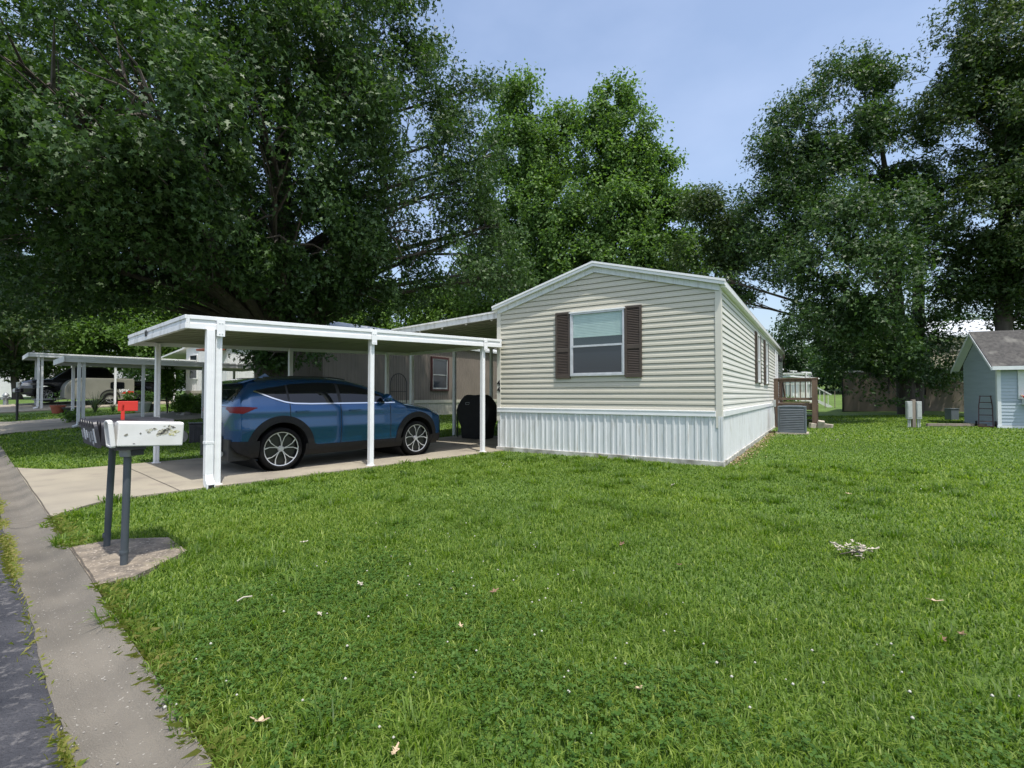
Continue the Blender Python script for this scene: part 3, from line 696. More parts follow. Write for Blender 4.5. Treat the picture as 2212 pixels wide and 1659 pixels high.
# dark underbody and wheel wells
m = MB(); m.bb(-.75, 3.5, -.70, .70, .20, .55)
for ax, az in AR: m.lathe([(.43, -.86), (.43, .86)], (ax, 0, az), 30, 'y')
m.build('underbody', M['black'], car)
wt = L2([(-.40, 1.345), (-.1, 1.40), (.2, 1.455), (.6, 1.49), (1.0, 1.492), (1.35, 1.46), (1.65, 1.385), (1.95, 1.265), (2.2, 1.145)])
wb = L2([(-.40, 1.335), (-.15, 1.225), (.05, 1.155), (.2, 1.13), (.5, 1.12), (2.2, 1.125)])
for sd_ in (-1, 1):
    m = MB(); S.patch(m, sd_, -.38, .10, wb, wt, .006); m.build('quarter_window', M['glassd'], car, smooth=True)
    m = MB(); S.patch(m, sd_, .135, 1.02, wb, wt, .006); m.build('side_window', M['glassd'], car, smooth=True)
    m = MB(); S.patch(m, sd_, 1.08, 2.15, wb, wt, .006); m.build('side_window', M['glassd'], car, smooth=True)
    m = MB(); S.patch(m, sd_, -.40, 2.20, wb, wt, .0035); m.build('window_surround', M['black'], car, smooth=True)
    m = MB(); S.patch(m, sd_, -.42, 2.24, lambda x: wb(x) - .016, lambda x: wb(x) + .006, .011, 60, 3); m.build('window_trim', M['chrome'], car, smooth=True)
    m = MB(); S.patch(m, sd_, .40, 2.42, lambda x: S.I(S.zb, x) + .005, lambda x: .395 + .03 * (x < .6), .010, 40, 6); m.build('rocker_cladding', M['clad'], car, smooth=True)
    m = MB(); S.patch(m, sd_, -.73, -.36, lambda x: S.I(S.zb, x) + .005, lambda x: .52, .008, 24, 6); m.build('bumper_cladding', M['clad'], car, smooth=True)
    m = MB(); S.patch(m, sd_, 3.17, 3.74, lambda x: S.I(S.zb, x) + .005, lambda x: .42, .008, 24, 6); m.build('bumper_cladding', M['clad'], car, smooth=True)
    for ax, az in AR:
        m = MB(); S.ring(m, sd_, ax, az, RA - .012, RA + .10, .014, -.12, math.pi + .12); m.build('arch_cladding', M['clad'], car, smooth=True)
    m = MB()
    for xs_, za_, zb_ in ((1.05, .40, 1.13), (2.12, .42, 1.12)):
        m = MB(); S.patch(m, sd_, xs_ - .006, xs_ + .006, lambda x: za_, lambda x: zb_, .003, 2, 24); m.build('door_seam', M['black'], car)
    m = MB()
    # rear door cut runs round the arch
    S.patch(m, sd_, .12, .132, lambda x: .88, lambda x: 1.13, .003, 2, 12)
    for a in np.linspace(.35, 1.22, 14):
        aa = a + .07; rows = [[(0 + r * math.cos(t), sd_ * (S.y(r * math.cos(t), .36 + r * math.sin(t)) + .003), .36 + r * math.sin(t)) for r in (.522, .533)] for t in (a, aa)]; m.grid(rows)
    m.build('door_seam', M['black'], car)
    m = MB(); S.patch(m, sd_, -.725, -.40, L2([(-.77, .985), (-.6, .965), (-.42, 1.05)]), L2([(-.77, 1.075), (-.6, 1.08), (-.42, 1.065)]), .012, 30, 6); m.build('tail_light', M['tail'], car, smooth=True)
    m = MB(); S.patch(m, sd_, 3.22, 3.66, L2([(3.22, .90), (3.5, .80), (3.66, .78)]), L2([(3.22, .915), (3.5, .90), (3.66, .85)]), .010, 24, 6); m.build('headlight', M['headl'], car, smooth=True)
    for xh in (.33, 1.33):
        zz = .985; y = S.y(xh, zz); m = MB(); m.box((xh, sd_ * (y + .028), zz), (.22, .022, .030)); m.box((xh - .095, sd_ * (y + .012), zz), (.025, .03, .026)); m.box((xh + .095, sd_ * (y + .012), zz), (.025, .03, .026))
        h_ = m.build('door_handle', M['carblue'], car, bevel=.008, smooth=True)
    xm, zm_ = 1.98, 1.17; y = S.y(xm, zm_); m = MB()
    m.lathe([(0, -.13), (.06, -.115), (.095, -.05), (.10, .03), (.075, .10), (0, .125)], (0, 0, 0), 16, 'y')
    mo = m.build('mirror', M['carblue'], car, smooth=True); mo.scale = (.85, 1, .85); mo.location = (xm, sd_ * (y + .14), zm_ + .04)
    m = MB(); m.bar((xm, sd_ * (y - .02), zm_ - .03), (xm, sd_ * (y + .08), zm_), .07, .03); m.build('mirror_arm', M['black'], car)
m = MB(); S.top_patch(m, -.67, -.50, lambda x: .60, .008); m.build('rear_window', M['glassd'], car, smooth=True)
m = MB(); S.top_patch(m, 1.72, 2.42, lambda x: .56 + .10 * (x - 1.72), .006); m.build('windscreen', M['glassd'], car, smooth=True)
m = MB(); m.prism([(-.61, 1.455), (-.50, 1.505), (-.3, 1.555), (-.3, 1.535), (-.50, 1.46)], -.58, .58, 'y'); m.build('spoiler', M['carblue'], car, bevel=.008, smooth=True)
m = MB(); m.bb(-.775, -.72, -.44, .46, .28, .60); m.build('rear_bumper', M['clad'], car, bevel=.03, smooth=True)
m = MB(); m.bb(-.755, -.72, -.27, .27, .72, .86); m.build('plate_recess', M['black'], car, bevel=.01)
m = MB(); m.tube([(-.79, -.46, .31), (-.8, -.48, .31)], .045, 12); m.build('exhaust', M['steel'], car)
m = MB(); m.bb(3.70, 3.765, -.46, .46, .40, .72); m.build('grille', M['black'], car, bevel=.02)
for sd_ in (-1, 1):
    m = MB(); m.tube([(-.2, sd_ * .60, 1.565), (.3, sd_ * .62, 1.595), (1.0, sd_ * .62, 1.595), (1.3, sd_ * .6, 1.56)], .014, 6); m.build('roof_rail', M['black'], car, smooth=True)
m = MB(); m.prism([(-.05, 1.58), (.06, 1.66), (.16, 1.59)], -.012, .012, 'y'); m.build('aerial', M['carblue'], car)
for ax in (0, 2.80):
    for sd_ in (-1, 1): wheel(car, (ax, sd_ * .80, .36), .36, .235, sd_, .285)
# ---------------------------------------------------------------- mailboxes by the road
ms = thing('mailbox_stand', 'two dark grey pipe posts carrying the row of mailboxes on a concrete pad', 'mailbox stand', (*nq(.62 * H, 3.55 * H), .0), RZ)
for yq, lean in ((0, .02), (.52 * H, .05)):
    m = MB(); m.tube([(0, yq, .0), (lean * .1, yq - lean * .5, .28), (lean * .4, yq - lean, .86)], .025, 16); p = m.build('post', M['postpipe'], ms, smooth=True)
    m = MB(); m.lathe([(.027, .10), (.030, .11), (.030, .13), (.027, .14)], (0, yq, 0), 16); m.build('collar', M['postpipe'], p, smooth=True)
m = MB(); m.lathe([(0, .84), (.05, .84), (.055, .86), (.055, .90), (0, .90)], (.01, -.02, 0), 16); m.build('flange', M['steel'], ms, smooth=True)
m = MB(); m.bb(-.08, .10, -.12, .86, .895, .925); m.bb(.02, .09, -.10, .80, .85, .895); m.build('cross_board', M['black'], ms)
def mailbox(name, label, n, q, mt, Lb, wb_, hb, zb, group=None, flag=False):
    o = thing(name, label, 'mailbox', (*nq(n, q), zb), RZ, group)
    return o
# the white one: rectangular body, hooded door end, worn stickers
wq, wn = 3.45 * H, .545 * H
wm = thing('mailbox', 'dented white mailbox with flaking stickers on its side, nearest on the stand', 'mailbox', (*nq(wn, wq), .926), RZ)
wm.rotation_euler = (0, math.radians(3.2), RZ)
Lw, Ww, Hw = .43, .16, .185
m = MB(); prof = [(0, .0), (Ww, 0), (Ww, Hw * .72), (Ww * .85, Hw * .93), (Ww * .5, Hw), (Ww * .12, Hw * .985), (0, Hw * .94)]
m.prism(prof, .02, Lw, 'x'); m.build('body', M['mailwhite'], wm, bevel=.008)
m = MB()
for (a, b), (c, d) in zip(prof, prof[1:] + prof[:1]):
    m.bar((.0, a, b), (.0, c, d), .03, .016)
m.prism([(a * .98 + .0015, b * .98 + .001) for a, b in prof], .004, .018, 'x')
dw = m.build('door', M['mailwhite'], wm, bevel=.004); dw.rotation_euler = (0, -.16, 0)
def decal(pts, mt, nm):
    m = MB(); m.add([(x, -.0015, z) for x, z in pts], [tuple(range(len(pts)))]); m.build(nm, mt, wm, norm=False)
random.seed(11)
def blob(cx, cz, rx, rz, k=13, j=.4): return [(cx + rx * math.cos(t) * (1 - j * random.random()), cz + rz * math.sin(t) * (1 - j * random.random())) for t in np.linspace(0, 2 * math.pi, k)[:-1]]
m = MB()
for cx, cz, rx, rz in ((.295, .108, .030, .018), (.315, .122, .030, .016), (.275, .095, .022, .014), (.205, .105, .010, .010), (.215, .124, .014, .010), (.19, .12, .006, .008), (.24, .13, .016, .011), (.335, .15, .014, .010), (.36, .143, .012, .008), (.07, .085, .012, .010), (.12, .02, .010, .004), (.155, .095, .006, .006), (.33, .135, .020, .007), (.30, .152, .008, .004), (.258, .085, .01, .012)):
    decal(blob(cx, cz, rx * 1.35, rz * 1.35, 15, .6), M['sticker'], 'worn_patch')
m = MB()
for cx, cz, rx, rz in ((.36, .098, .028, .018), (.385, .11, .02, .012), (.352, .115, .02, .010)):
    decal(blob(cx, cz, rx * 1.35, rz * 1.35, 15, .6), M['stickery'], 'worn_patch')
# black mailboxes beyond it
labs = ['black mailbox touching the white one, long pale label on its door', 'black mailbox second beyond the white one, two white digits on its door', 'black mailbox third beyond the white one with a grey label',
        'black mailbox fourth beyond the white one with a bright white label', 'black mailbox fifth beyond the white one with a wide white label', 'black mailbox at the far end of the row of mailboxes']
for k in range(6):
    qk = 3.45 * H + .195 + k * .112
    lw, ww = .47, .100
    b = thing('mailbox', labs[k], 'mailbox', (*nq(wn - .05, qk), .926), RZ, 'black mailboxes on the stand')
    ar = [(ww / 2 - ww / 2 * math.cos(t), .125 + .055 * math.sin(t)) for t in np.linspace(0, math.pi, 11)]
    m = MB(); m.prism([(0, 0)] + ar + [(ww, 0)], .012, lw, 'x'); m.build('body', M['mailblack'], b, smooth=True)
    ar2 = [(ww / 2 - (ww / 2 + .006) * math.cos(t), .125 + .062 * math.sin(t)) for t in np.linspace(0, math.pi, 11)]
    m = MB(); m.prism([(-.005, -.02)] + ar2 + [(ww + .005, -.02)], -.008, .012, 'x'); d = m.build('door', M['mailblack'], b); d.rotation_euler = (0, -.16, 0)
    m = MB(); m.bb(-.0115, -.0082, ww * .22, ww * .78, (.02, .035, .01, .04, .02, .03)[k], (.125, .10, .09, .10, .11, .09)[k]); m.build('label', M['labelw'] if k in (0, 3, 4) else M['label'], d)
    m = MB(); m.bb(-.022, -.008, ww * .4, ww * .6, .135, .16); m.build('handle', M['mailblack'], d)
    if k == 1: text_mesh('number_digit', '44', .05, M['labelw'], d, (-.0085, ww * .5, -.01), (math.pi / 2, 0, -math.pi / 2), .002)
    if k == 2:
        m = MB(); m.bb(.16, .185, -.012, -.004, .12, .30); m.bb(.14, .27, -.012, -.004, .245, .325); m.build('flag', M['red'], b, bevel=.004)

# ---------------------------------------------------------------- covered grill
gx, gy = -1.02, 14.3
gr = thing('covered_grill', 'barbecue grill under a black fabric cover beside the carport end', 'grill', (gx, gy, .03), HR)
sec = [(0, .42, .28), (.05, .44, .30), (.35, .47, .31), (.62, .60, .33), (.80, .63, .33), (.95, .58, .32), (1.12, .46, .30), (1.24, .36, .25), (1.27, .30, .2)]
m = MB(); rows = []
for z, a, b in sec:
    row = []
    for k in range(36):
        t = 2 * math.pi * k / 36; ct, st = math.cos(t), math.sin(t); f = (abs(ct) ** 5 + abs(st) ** 5) ** (-1 / 5)
        wv = 1 + .018 * math.sin(9 * t + 3 * z) * (1.2 - z)
        row.append((a * ct * f * wv, b * st * f * wv, z + .012 * math.sin(5 * t)))
    rows.append(row + [row[0]])
m.grid(rows); m.add(rows[-1][:-1], [tuple(range(36))]); m.build('cover', M['blackcloth'], gr, smooth=True)
m = MB(); m.tube([(-.17, -.315, 1.05), (-.17, -.345, 1.05), (-.05, -.345, 1.055), (-.05, -.315, 1.055), (-.05, -.345, 1.0), (-.17, -.345, .995), (-.17, -.345, 1.05)], .009, 6); m.build('handle', M['label'], gr)
m = MB(); m.tube([(-.66, -.1, .02), (-.68, -.1, .86)], .02, 8); m.build('pole', M['black'], gr)

# ---------------------------------------------------------------- air conditioner, deck
ax_, ay_ = house_pt(.56 * H, 7.0 * H)
ac = thing('air_conditioner', 'grey louvred air conditioner unit on a pad in front of the brown deck', 'air conditioner', (ax_, ay_, T(ax_, ay_)), HR)
s = .40
m = MB(); m.bb(-s - .06, s + .06, -s - .06, s + .06, -.06, .04); m.build('base_pad', M['blocks'], ac)
m = MB()
for sx in (-1, 1):
    for sy in (-1, 1): m.bb(sx * s - .05 * (sx > 0), sx * s + .05 * (sx < 0), sy * s - .05 * (sy > 0), sy * s + .05 * (sy < 0), .04, .88)
m.bb(-s, s, -s, s, .86, .90); m.bb(-s, s, -s, s, .04, .10); m.bb(-s + .03, s - .03, -s + .03, s - .03, .1, .86); m.build('cabinet', M['ac'], ac, bevel=.01)
m = MB(); z = .12
while z < .84:
    for (p, q, nr) in (((-s + .06, -s), (s - .06, -s), (0, -1)), ((s, -s + .06), (s, s - .06), (1, 0)), ((-s, -s + .06), (-s, s - .06), (-1, 0))):
        o1, o2 = .0, -.028
        m.quad((p[0] + nr[0] * o1, p[1] + nr[1] * o1, z), (q[0] + nr[0] * o1, q[1] + nr[1] * o1, z), (q[0] + nr[0] * o2, q[1] + nr[1] * o2, z + .034), (p[0] + nr[0] * o2, p[1] + nr[1] * o2, z + .034))
    z += .056
m.build('louvre', M['ac'], ac, norm=False)
m = MB(); m.lathe([(.30, .9), (.31, .915), (.27, .925), (.05, .93), (0, .93)], (0, 0, 0), 24); m.build('fan_guard', M['ac'], ac)
hx, hy = house_pt(.03, 8.45 * H)
db = thing('disconnect_box', 'small grey electrical box on the house wall with a hanging conduit', 'electrical box', (hx, hy, 0), HR)
m = MB(); m.bb(.0, .09, -.1, .1, .86, 1.12); m.build('box', M['pedestal'], db, bevel=.008); m = MB(); m.tube([(.05, -.02, .86), (.07, -.1, .62), (.10, -.13, .4), (.16, -.2, .2), (.25, -.5, .12)], .016, 8); m.build('conduit', M['black'], db, smooth=True)
dk = thing('wooden_deck', 'brown stained wooden entrance deck with railing on the right side of the beige home', 'deck', (HX, HYY, 0), HR)
t0, t1, o1 = 9.15 * H, 11.2 * H, 1.08 * H; FLZ = .98
m = MB(); y = t0
while y < t1: m.bb(.04, o1, y, y + .133, FLZ - .035, FLZ); y += .14
m.build('deck_floor', M['deckwood'], dk)
m = MB(); m.bb(.04, o1, t0 - .045, t0 - .003, FLZ - .24, FLZ - .036); m.bb(o1 + .001, o1 + .045, t0 - .045, t1, FLZ - .24, FLZ - .036); m.build('rim_joist', M['deckwood'], dk)
m = MB(); m.bb(.3, o1 - .22, t0 - .03, t0 - .006, FLZ + .02, FLZ + .085); m.build('pale_board', M['deckpale'], dk)
for x, y in ((.07, t0 - .1), (o1 - .06, t0 - .1), (o1 - .06, t1), (.07, t1)):
    m = MB(); wd = .12 if y < t1 else .09; m.bb(x - wd / 2 - .03, x + wd / 2 + .03, y - .05, y + .05, .0, 1.90); m.build('post', M['deckwood'], dk, bevel=.005)
m = MB(); m.bb(.03, o1 + .06, t0 - .16, t0 - .0, 1.90, 1.945); m.bb(.12, o1 - .1, t0 - .09, t0 - .05, 1.80, 1.895); m.bb(.12, o1 - .1, t0 - .09, t0 - .05, FLZ + .13, FLZ + .22)
m.bb(o1 - .08, o1 + .06, t0 + .001, t1, 1.90, 1.945); m.bb(o1 - .07, o1 - .03, t0, t1, 1.80, 1.895); m.bb(o1 - .07, o1 - .03, t0, t1, FLZ + .13, FLZ + .22); m.build('rail', M['deckwood'], dk, bevel=.005)
for k in range(7):
    x = .22 + k * (o1 - .40) / 6; m = MB(); m.bb(x - .017, x + .017, t0 - .088, t0 - .052, FLZ + .22, 1.80); m.build('baluster', M['deckwood'], dk)
for k in range(9):
    y = t0 + .2 + k * .27; m = MB(); m.bb(o1 - .068, o1 - .032, y - .017, y + .017, FLZ + .22, 1.80); m.build('baluster', M['deckwood'], dk)
for k in range(4):
    m = MB(); m.bb(.2, o1 - .05, t1 + .06 + k * .26, t1 + .34 + k * .26, FLZ - .2 - k * .2, FLZ - .16 - k * .2); m.build('tread', M['deckwood'], dk)
for xx in (.16, o1):
    m = MB(); m.bar((xx, t1 + .06, FLZ - .1), (xx, t1 + 1.2, .05), .04, .2); m.bar((xx, t1 + .06, 1.88), (xx, t1 + 1.2, 1.0), .05, .08); m.bar((xx, t1 + 1.15, 0), (xx, t1 + 1.15, 1.05), .08, .08); m.build('stringer', M['deckwood'], dk)
bl = [('grey concrete block leaning against the deck post', .12, -.28, .2), ('grey concrete block lying flat beside the deck post', .34, -.10, -.3), ('broken concrete piece in front of the deck post', -.14, -.34, .5)]
for k, (lb, dx, dy, rr) in enumerate(bl):
    x, y = house_pt(o1 + dx, t0 + dy)
    m = MB(); m.box((0, 0, .0), (.22, .14, .30) if k == 0 else ((.30, .2, .16) if k == 1 else (.2, .16, .2)))
    for v in range(len(m.v)): m.v[v] = tuple(c * (1 + random.uniform(-.12, .12)) for c in m.v[v])
    o = m.build('concrete_block', M['blocks'], bevel=.015); o.location = (x, y, T(x, y) + (.13, .07, .09)[k]); o.rotation_euler = (.25 if k == 0 else .0, .1, HR + rr); tag(o, lb, 'block')

# ---------------------------------------------------------------- utility pedestal
px_, py_, pz_ = PG(1972, 16.9)
up = thing('utility_pedestal', 'pair of grey meter boxes on a weathered wooden post in the lawn', 'utility box', (px_, py_, pz_), -.25)
m = MB(); m.bb(-.05, .05, -.06, .06, -.05, .98); m.build('post', M['oldwood'], up, bevel=.006)
for s_ in (-1, 1):
    m = MB(); m.bb(s_ * .06, s_ * .215, -.09, .05, .30, .92); b = m.build('meter_box', M['pedestal'], up, bevel=.012)
    m = MB(); m.bb(s_ * .08, s_ * .195, -.10, -.091, .36, .86); m.build('cover', M['pedestal'], b, bevel=.005)
    m = MB(); m.tube([(s_ * .12, -.02, -.02), (s_ * .12, -.02, .30)], .028, 10); m.tube([(s_ * .175, -.03, -.02), (s_ * .175, -.03, .30)], .018, 8); m.build('conduit', M['pedestal'], b)
x0_, y0_, _ = PG(1985, 16.9)
x1_, y1_, _ = PG(2140, 16.95)
m = MB(); m.bar((x0_ + .5, y0_ + .3, T(x0_ + .5, y0_ + .3) + .06), (x1_, y1_ + .2, T(x1_, y1_) + .06), .09, .1); o = m.build('landscape_timber', M['oldwood'], bevel=.01); tag(o, 'weathered timber lying on the grass in front of the blue shed', 'timber')

# ---------------------------------------------------------------- blue shed
shx, shy = 16.75, 16.7; shz = T(shx, shy)
SHR = math.atan2(-.36, .93)
sh = thing('garden_shed', 'pale blue lap sided garden shed with grey shingle roof and flower box', 'shed', (shx, shy, shz), SHR)
SW, SDp, SE, SP = 3.6, 2.3, 2.30, 3.38
P2 = [(0, .0), (0, .012), (.07, .010), (.078, .004), (.10, .002), (.115, .001)]
def siding2(mb, x0, x1, z0, z1, place, pitch=.115, clip=None):
    z = z0
    while z < z1 - .01:
        a0, a1 = (x0, x1) if clip is None else clip(z); b0, b1 = (x0, x1) if clip is None else clip(min(z + pitch, z1))
        if a1 - a0 > .03:
            mb.quad(place(a0, z, .002), place(a1, z, .002), place(a1, z, .018), place(a0, z, .018))
            mb.quad(place(a0, z, .018), place(a1, z, .018), place(b1, min(z + pitch, z1), .002), place(b0, min(z + pitch, z1), .002))
        z += pitch
m = MB(); siding2(m, .08, SW, .1, SE, lambda x, z, d: (x, -d, z)); m.build('front_wall', M['shed'], sh, norm=False)
m = MB(); siding2(m, 0, 0, .1, SP, lambda x, z, d: (-d, x, z), clip=lambda z: (max(.08, (z - SE) / (SP - SE) * SDp / 2), min(SDp - .02, SDp - (z - SE) / (SP - SE) * SDp / 2)) if z > SE else (.08, SDp - .02)); m.build('gable_wall', M['shed'], sh, norm=False)
m = MB(); m.bb(.02, SW, .02, SDp, -.1, SE); m.prism([(.02, SE), (SDp / 2, SP), (SDp, SE)], .02, SW, 'x'); m.build('wall_core', M['shed'], sh)
m = MB(); m.bb(-.02, .08, -.022, -.001, 0, SE); m.bb(-.022, -.001, -.02, .08, 0, SE); m.bb(-.04, SW, -.04, .0, -.15, .09); m.bb(-.035, -.003, .0, SDp, -.15, .09); m.build('corner_trim', M['shedwhite'], sh)
ov = .30; rs = (SP - SE) / (SDp / 2)
def shroof(mb, z0, z1, xa, xb):
    e = .28
    mb.prism([(-e, SE - rs * e + z0), (SDp / 2, SP + z0), (SDp + e, SE - rs * e + z0), (SDp + e, SE - rs * e + z1), (SDp / 2, SP + z1), (-e, SE - rs * e + z1)], xa, xb, 'x')
m = MB(); shroof(m, .05, .09, -.27, SW + .3); m.build('roof', M['shingle'], sh)
m = MB(); shroof(m, -.06, .048, -.29, -.265); m.bb(-.26, SW + .3, -.30, -.275, SE - rs * .28 - .05, SE - rs * .28 + .075); shroof(m, .02, .048, -.264, -.02); m.build('fascia', M['shedwhite'], sh)
wx0 = .78; FS = lambda x, z, d: (x, -.014 - d, z)
window(sh, wx0, wx0 + .9, 1.12, 2.02, FS, M['shedwhite'], .07, .05)
m = MB(); m.bb(.52, .75, -.05, -.015, 1.0, 2.05); m.build('shutter', M['shedwhite'], sh, bevel=.006)
m = MB(); m.bb(.60, wx0 + 1.1, -.28, -.05, .80, .98); m.build('flower_box', M['shedwhite'], sh, bevel=.006)
fl = thing('flowers', 'red and orange flowers growing in the white box of the blue shed', 'flowers', (shx, shy, shz), SHR)
m = MB(); m2 = MB(); random.seed(3)
for k in range(70):
    x = random.uniform(.58, 1.85); y = random.uniform(-.30, -.08); z = random.uniform(.99, 1.10)
    (m if random.random() < .6 else m2).lathe([(0, 0), (.03, .005), (.038, .03), (.02, .045), (0, .05)], (x, y, z), 6)
m.build('blossom', M['red'], fl); m2.build('blossom', M['leafdry'], fl)
# red hand truck leaning on the shed's gable side
htx, hty, htz = PG(2128, 16.95)
ht = thing('hand_truck', 'rusty red hand truck leaning against the side of the blue shed', 'hand truck', (htx, hty, htz), SHR - .4)
m = MB(); 
for s_ in (-1, 1): m.tube([(s_ * .18, -.05, .02), (s_ * .17, .16, .75), (s_ * .13, .24, 1.10)], .016, 6)
for z in (.2, .42, .64, .86, 1.08): m.tube([(-.16, z * .24 - .05, z), (.16, z * .24 - .05, z)], .013, 6)
m.bb(-.2, .2, -.2, -.04, .02, .04); m.build('frame', M['maroon'], ht)
for s_ in (-1, 1):
    m = MB(); m.lathe([(.0, -.03), (.1, -.03), (.11, 0), (.1, .03), (0, .03)], (s_ * .24, .02, .11), 14, 'x'); m.build('wheel', M['tyre'], ht)

# ---------------------------------------------------------------- neighbours
def mobile(name, label, x, y, rz, w_, l_, eave, peak, skirt_h, m_wall, m_skirt, m_roof, windows=(), awn=None, grooves=True):
    o = thing(name, label, 'mobile home', (x, y, T(x, y)), rz)
    m = MB()
    def rib(a, b, nr, z0, z1, clip=None): ribbed(m, a, b, z0, z1, nr, .2, .012)
    rib((-w_, 0, 0), (0, 0, 0), (0, -1, 0), skirt_h, eave); rib((0, 0, 0), (0, l_, 0), (1, 0, 0), skirt_h, eave); rib((-w_, 0, 0), (-w_, l_, 0), (-1, 0, 0), skirt_h, eave)
    m.prism([(-w_, eave), (-w_ / 2, peak), (0, eave)], -.008, .002, 'y'); m.prism([(-w_, skirt_h), (-w_, eave), (-w_ / 2, peak), (0, eave), (0, skirt_h)], l_ - .02, l_, 'y')
    m.build('wall', m_wall, o, norm=False)
    m = MB(); ribbed(m, (-w_, .03, 0), (0, .03, 0), -.5, skirt_h, (0, -1, 0)); ribbed(m, (-.03, 0, 0), (-.03, l_, 0), -.5, skirt_h, (1, 0, 0)); m.build('skirting', m_skirt, o, norm=False)
    m = MB(); m.bb(-w_ - .02, .02, -.02, l_ + .02, skirt_h - .06, skirt_h + .09); m.build('skirt_band', m_skirt, o)
    m = MB(); m.prism([(-w_ - .15, eave - .04), (-w_ / 2, peak), (.15, eave - .04), (.15, eave + .06), (-w_ / 2, peak + .1), (-w_ - .15, eave + .06)], -.15, l_ + .1, 'y'); m.build('roof', m_roof, o)
    for (side, a, b, z0, z1, fm) in windows:
        pl = (lambda x_, z_, d_: (.012 + d_, x_, z_)) if side == 'x' else (lambda x_, z_, d_: (x_, -.012 - d_, z_))
        window(o, a, b, z0, z1, pl, fm, .032, .05)
    return o
bx, by = -7.16, 18.3
bz = T(bx, by)
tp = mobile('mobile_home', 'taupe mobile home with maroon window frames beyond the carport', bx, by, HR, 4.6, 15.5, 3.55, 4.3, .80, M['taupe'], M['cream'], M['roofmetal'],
       windows=[('x', 6.1, 7.2, 1.42, 2.9, M['pedestal']), ('x', 11.8, 12.8, 1.5, 2.9, M['alu'])])
m = MB()
for a, b in ((6.0, 7.3), (11.7, 12.9)):
    z0, z1 = (1.32, 3.0)
    m.bb(.012, .075, a, a + .1, z0, z1); m.bb(.012, .075, b - .1, b, z0, z1); m.bb(.012, .075, a + .1, b - .1, z1 - .1, z1); m.bb(.012, .075, a + .1, b - .1, z0, z0 + .1)
m.build('window_surround', M['maroon'], tp)
wx_, wy_ = -15.3, 26.0
wh2 = mobile('mobile_home', 'white vertical panelled mobile home behind the garden plants at left', wx_, wy_, HR, 4.6, 15, 3.3, 3.9, .75, M['white'], M['cream'], M['white'],
       windows=[('y', -4.1, -3.2, 1.5, 2.9, M['white'])])
m = MB()
m.prism([(-9.3, 2.95), (-4.7, 3.6), (-4.7, 3.7), (-9.3, 3.05)], .5, 9, 'y'); m.build('awning', M['white'], wh2)
m = MB(); m.bb(-1.9, -.1, -.7, -.02, 3.0, 3.1); m.build('window_awning', M['terracotta'], wh2)
# neighbour carports
def carport2(label, n, q, ln, wd, zt_, posts):
    x, y = nq(n, q); z = T(x, y); o = thing('carport', label, 'carport', (x, y, 0), RZ)
    m = MB(); fh = .19
    m.bb(0, ln, 0, wd, zt_ - .09, zt_ - .07); m.build('roof_panel', M['soffit'], o)
    m = MB(); m.bb(0, ln, -.05, -.001, zt_ - fh, zt_); m.bb(0, ln, wd + .001, wd + .05, zt_ - fh, zt_); m.bb(0, ln, -.07, -.051, zt_ - .06, zt_ + .005); m.build('gutter', M['white'], o, bevel=.004)
    m = MB(); m.bb(-.05, -.001, -.07, wd + .07, zt_ - fh, zt_ + .004); m.build('fascia', M['whitedirty'], o)
    m = MB(); m.bb(ln + .001, ln + .05, -.07, wd + .07, zt_ - fh, zt_ + .004); m.build('fascia', M['whitedirty'], o)
    for a, b in posts:
        gx_, gy_ = nq(n + a, q + b); zg = T(gx_, gy_)
        m = MB(); m.bb(a - .045, a + .045, b - .045, b + .045, zg, zt_ - fh + .02); m.build('post', M['white'], o, bevel=.003)
    gx_, gy_ = nq(n + posts[0][0] - .15, q + posts[0][1]); zg = T(gx_, gy_)
    m = MB(); a = posts[0][0] - .13; b = posts[0][1] - .05; m.bb(a - .045, a + .045, b - .05, b + .05, zg + .15, zt_ - fh); m.tube([(a, b, zg + .2), (a - .02, b - .02, zg + .1), (a - .15, b - .05, zg + .05)], .05, 8); m.build('downspout', M['white'], o)
    return o
n2, q2 = to_nq(-15.1, 17.0)
carport2('low white carport standing empty across the neighbouring drive', n2 - .45, q2 - .1, 6.6, 2.9, 2.63, [(.5, .15), (2.2, .15), (4.2, .15), (6.2, .15), (.5, 2.7), (3.2, 2.7), (6.2, 2.7)])
n3, q3 = to_nq(-22.5, 23.1)
carport2('far white carport sheltering a dark pickup truck and a camper trailer', n3 - .4, q3 - .1, 8.5, 3.4, 3.30, [(.45, .15), (3.2, .15), (5.8, .15), (8.1, .15), (.45, 3.2), (3.2, 3.2), (5.8, 3.2), (8.1, 3.2)])
# pickup truck
TS = CarSurf(
    top=[(-1.25, .95), (-1.2, 1.2), (1.0, 1.22), (1.02, 1.5), (1.3, 1.88), (1.6, 1.93), (2.6, 1.90), (2.9, 1.80), (3.45, 1.32), (3.6, 1.24), (4.3, 1.18), (4.62, 1.08), (4.72, .9), (4.76, .6)],
    plan=[(-1.25, .88), (-1.1, .97), (0, .99), (3.6, .99), (4.3, .95), (4.6, .84), (4.76, .62)], belt=1.2, tilt=.34,
    zb=[(-1.25, .5), (0, .38), (4.3, .36), (4.76, .42)], ncab=5, nhood=3.6, cab=(.9, 3.55))
tn, tq = to_nq(-24.35, 25.35)
tx, ty = nq(tn, tq); tk = thing('pickup_truck', 'dark pickup truck parked nose out beside the far white carport', 'truck', (tx, ty, T(tx, ty) + .06), RZ + math.pi)
for c in (tk,): c.location = (*nq(tn + 3.7, tq + .3), T(*nq(tn + 2, tq)) + .05)
TA = [(0, .40), (3.75, .40)]
TS.body(TA, .48).build('body', M['cardark'], tk, smooth=True)
m = MB(); m.bb(-1.0, 4.4, -.7, .7, .3, .7)
